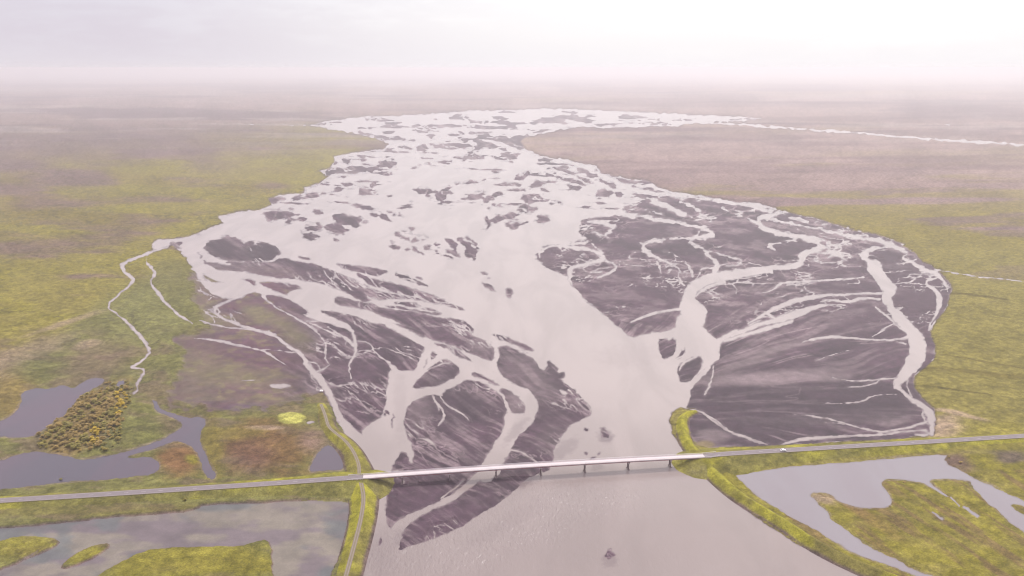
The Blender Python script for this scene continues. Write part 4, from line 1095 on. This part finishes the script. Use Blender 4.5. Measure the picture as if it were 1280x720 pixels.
# ------------------------------------------------------------------ air
HZ = 1.25e-4
bm = bmesh.new(); bmesh.ops.create_cube(bm, size=1)
zt = CAM_H + 12; zb = -3.2
ymax = float(Y.max()) + 2000
for v in bm.verts:
    v.co = (v.co.x * 2 * 320000, (ymax if v.co.y > 0 else -3000), zt if v.co.z > 0 else zb)
me = bpy.data.meshes.new('haze'); bm.to_mesh(me); bm.free()
hz = bpy.data.objects.new('haze', me); COL.objects.link(hz); hz['kind'] = 'stuff'
hm = bpy.data.materials.new('haze'); hm.use_nodes = True; nt = hm.node_tree; nt.nodes.clear()
out = nt.nodes.new('ShaderNodeOutputMaterial'); pv = nt.nodes.new('ShaderNodeVolumePrincipled')
pv.inputs['Color'].default_value = (.845, .83, .84, 1); pv.inputs['Density'].default_value = HZ; pv.inputs['Anisotropy'].default_value = .5
nt.links.new(pv.outputs[0], out.inputs['Volume']); me.materials.append(hm)

# ------------------------------------------------------------------ sky and sun
SUN_EL, SUN_AZ = R(53), R(26)          # azimuth measured from +Y (view direction) towards +X
w = bpy.data.worlds.new('World'); scene.world = w; w.use_nodes = True
nt = w.node_tree; nt.nodes.clear()
wo = nt.nodes.new('ShaderNodeOutputWorld'); bg = nt.nodes.new('ShaderNodeBackground'); nt.links.new(bg.outputs[0], wo.inputs[0])
sky = nt.nodes.new('ShaderNodeTexSky'); sky.sky_type = 'NISHITA'; sky.sun_disc = False
sky.sun_elevation = SUN_EL; sky.sun_rotation = SUN_AZ; sky.altitude = 0; sky.dust_density = 3
tc = nt.nodes.new('ShaderNodeTexCoord')
mp = nt.nodes.new('ShaderNodeMapping'); mp.inputs['Scale'].default_value = (1, 1, 4.5); nt.links.new(tc.outputs['Generated'], mp.inputs[0])
f = noise(nt, mp.outputs[0], 2.2, 6, .55, .3)
f2 = noise(nt, mp.outputs[0], 14, 5, .6, .2)
# broad brightness of the cloud deck: brighter round the sun's bearing
sp = nt.nodes.new('ShaderNodeSeparateXYZ'); nt.links.new(tc.outputs['Generated'], sp.inputs[0])
vm = nt.nodes.new('ShaderNodeVectorMath'); vm.operation = 'DOT_PRODUCT'; nt.links.new(tc.outputs['Generated'], vm.inputs[0])
vm.inputs[1].default_value = (math.sin(SUN_AZ) * math.cos(R(12)), math.cos(SUN_AZ) * math.cos(R(12)), math.sin(R(12)))
glow = rng_(nt, vm.outputs['Value'], .58, .97, 0, 1)
K = 10.0
cdark = mixc(nt, glow, tuple(K * x for x in (.315, .291, .33)), tuple(K * x for x in (.435, .425, .435)))
cbrt = mixc(nt, glow, tuple(K * x for x in (.33, .312, .35)), tuple(K * x for x in (.46, .45, .455)))
cl_ = mixc(nt, rng_(nt, mathn(nt, 'ADD', mathn(nt, 'MULTIPLY', f, .55), mathn(nt, 'MULTIPLY', f2, .45)), .44, .60, 0, 1), cdark, cbrt)
zen = rng_(nt, sp.outputs['Z'], .08, .8, 1.0, 2.1)          # an overcast sky is brighter overhead than at the horizon
sc_ = nt.nodes.new('ShaderNodeVectorMath'); sc_.operation = 'SCALE'; nt.links.new(cl_, sc_.inputs[0]); nt.links.new(zen, sc_.inputs['Scale'])
hz_c = mixc(nt, glow, tuple(K * x for x in (.335, .312, .338)), tuple(K * x for x in (.415, .40, .41)))
low = rng_(nt, sp.outputs['Z'], -.01, .05, 1, 0)            # the same hazy air goes on above the flying height
fin = mixc(nt, low, mixc(nt, .93, sky.outputs[0], sc_.outputs[0]), hz_c)
nt.links.new(fin, bg.inputs[0]); bg.inputs[1].default_value = .10
ld = bpy.data.lights.new('sun', 'SUN'); ld.energy = 1.3; ld.angle = R(10); ld.color = (1, .955, .91)
so = bpy.data.objects.new('sun', ld); COL.objects.link(so)
from mathutils import Vector
dirv = Vector((math.sin(SUN_AZ) * math.cos(SUN_EL), math.cos(SUN_AZ) * math.cos(SUN_EL), math.sin(SUN_EL)))
so.rotation_euler = dirv.to_track_quat('Z', 'Y').to_euler(); so.location = (0, 0, 500)

cam = bpy.data.cameras.new('camera'); co = bpy.data.objects.new('camera', cam); COL.objects.link(co)
co.location = (0, 0, CAM_H); co.rotation_euler = (math.pi / 2 - PITCH, 0, 0)
cam.sensor_width = 36; cam.lens = FPX / 1280 * 36; cam.clip_end = 2e6; cam.clip_start = 1
scene.camera = co
scene.view_settings.view_transform = 'Standard'; scene.view_settings.look = 'None'
scene.view_settings.exposure = 1.22; scene.view_settings.gamma = 1
cy_ = scene.cycles
cy_.use_denoising = True; cy_.filter_width = 1.1
cy_.max_bounces = 6; cy_.diffuse_bounces = 2; cy_.glossy_bounces = 2; cy_.volume_bounces = 2; cy_.transparent_max_bounces = 8
cy_.sample_clamp_indirect = 6
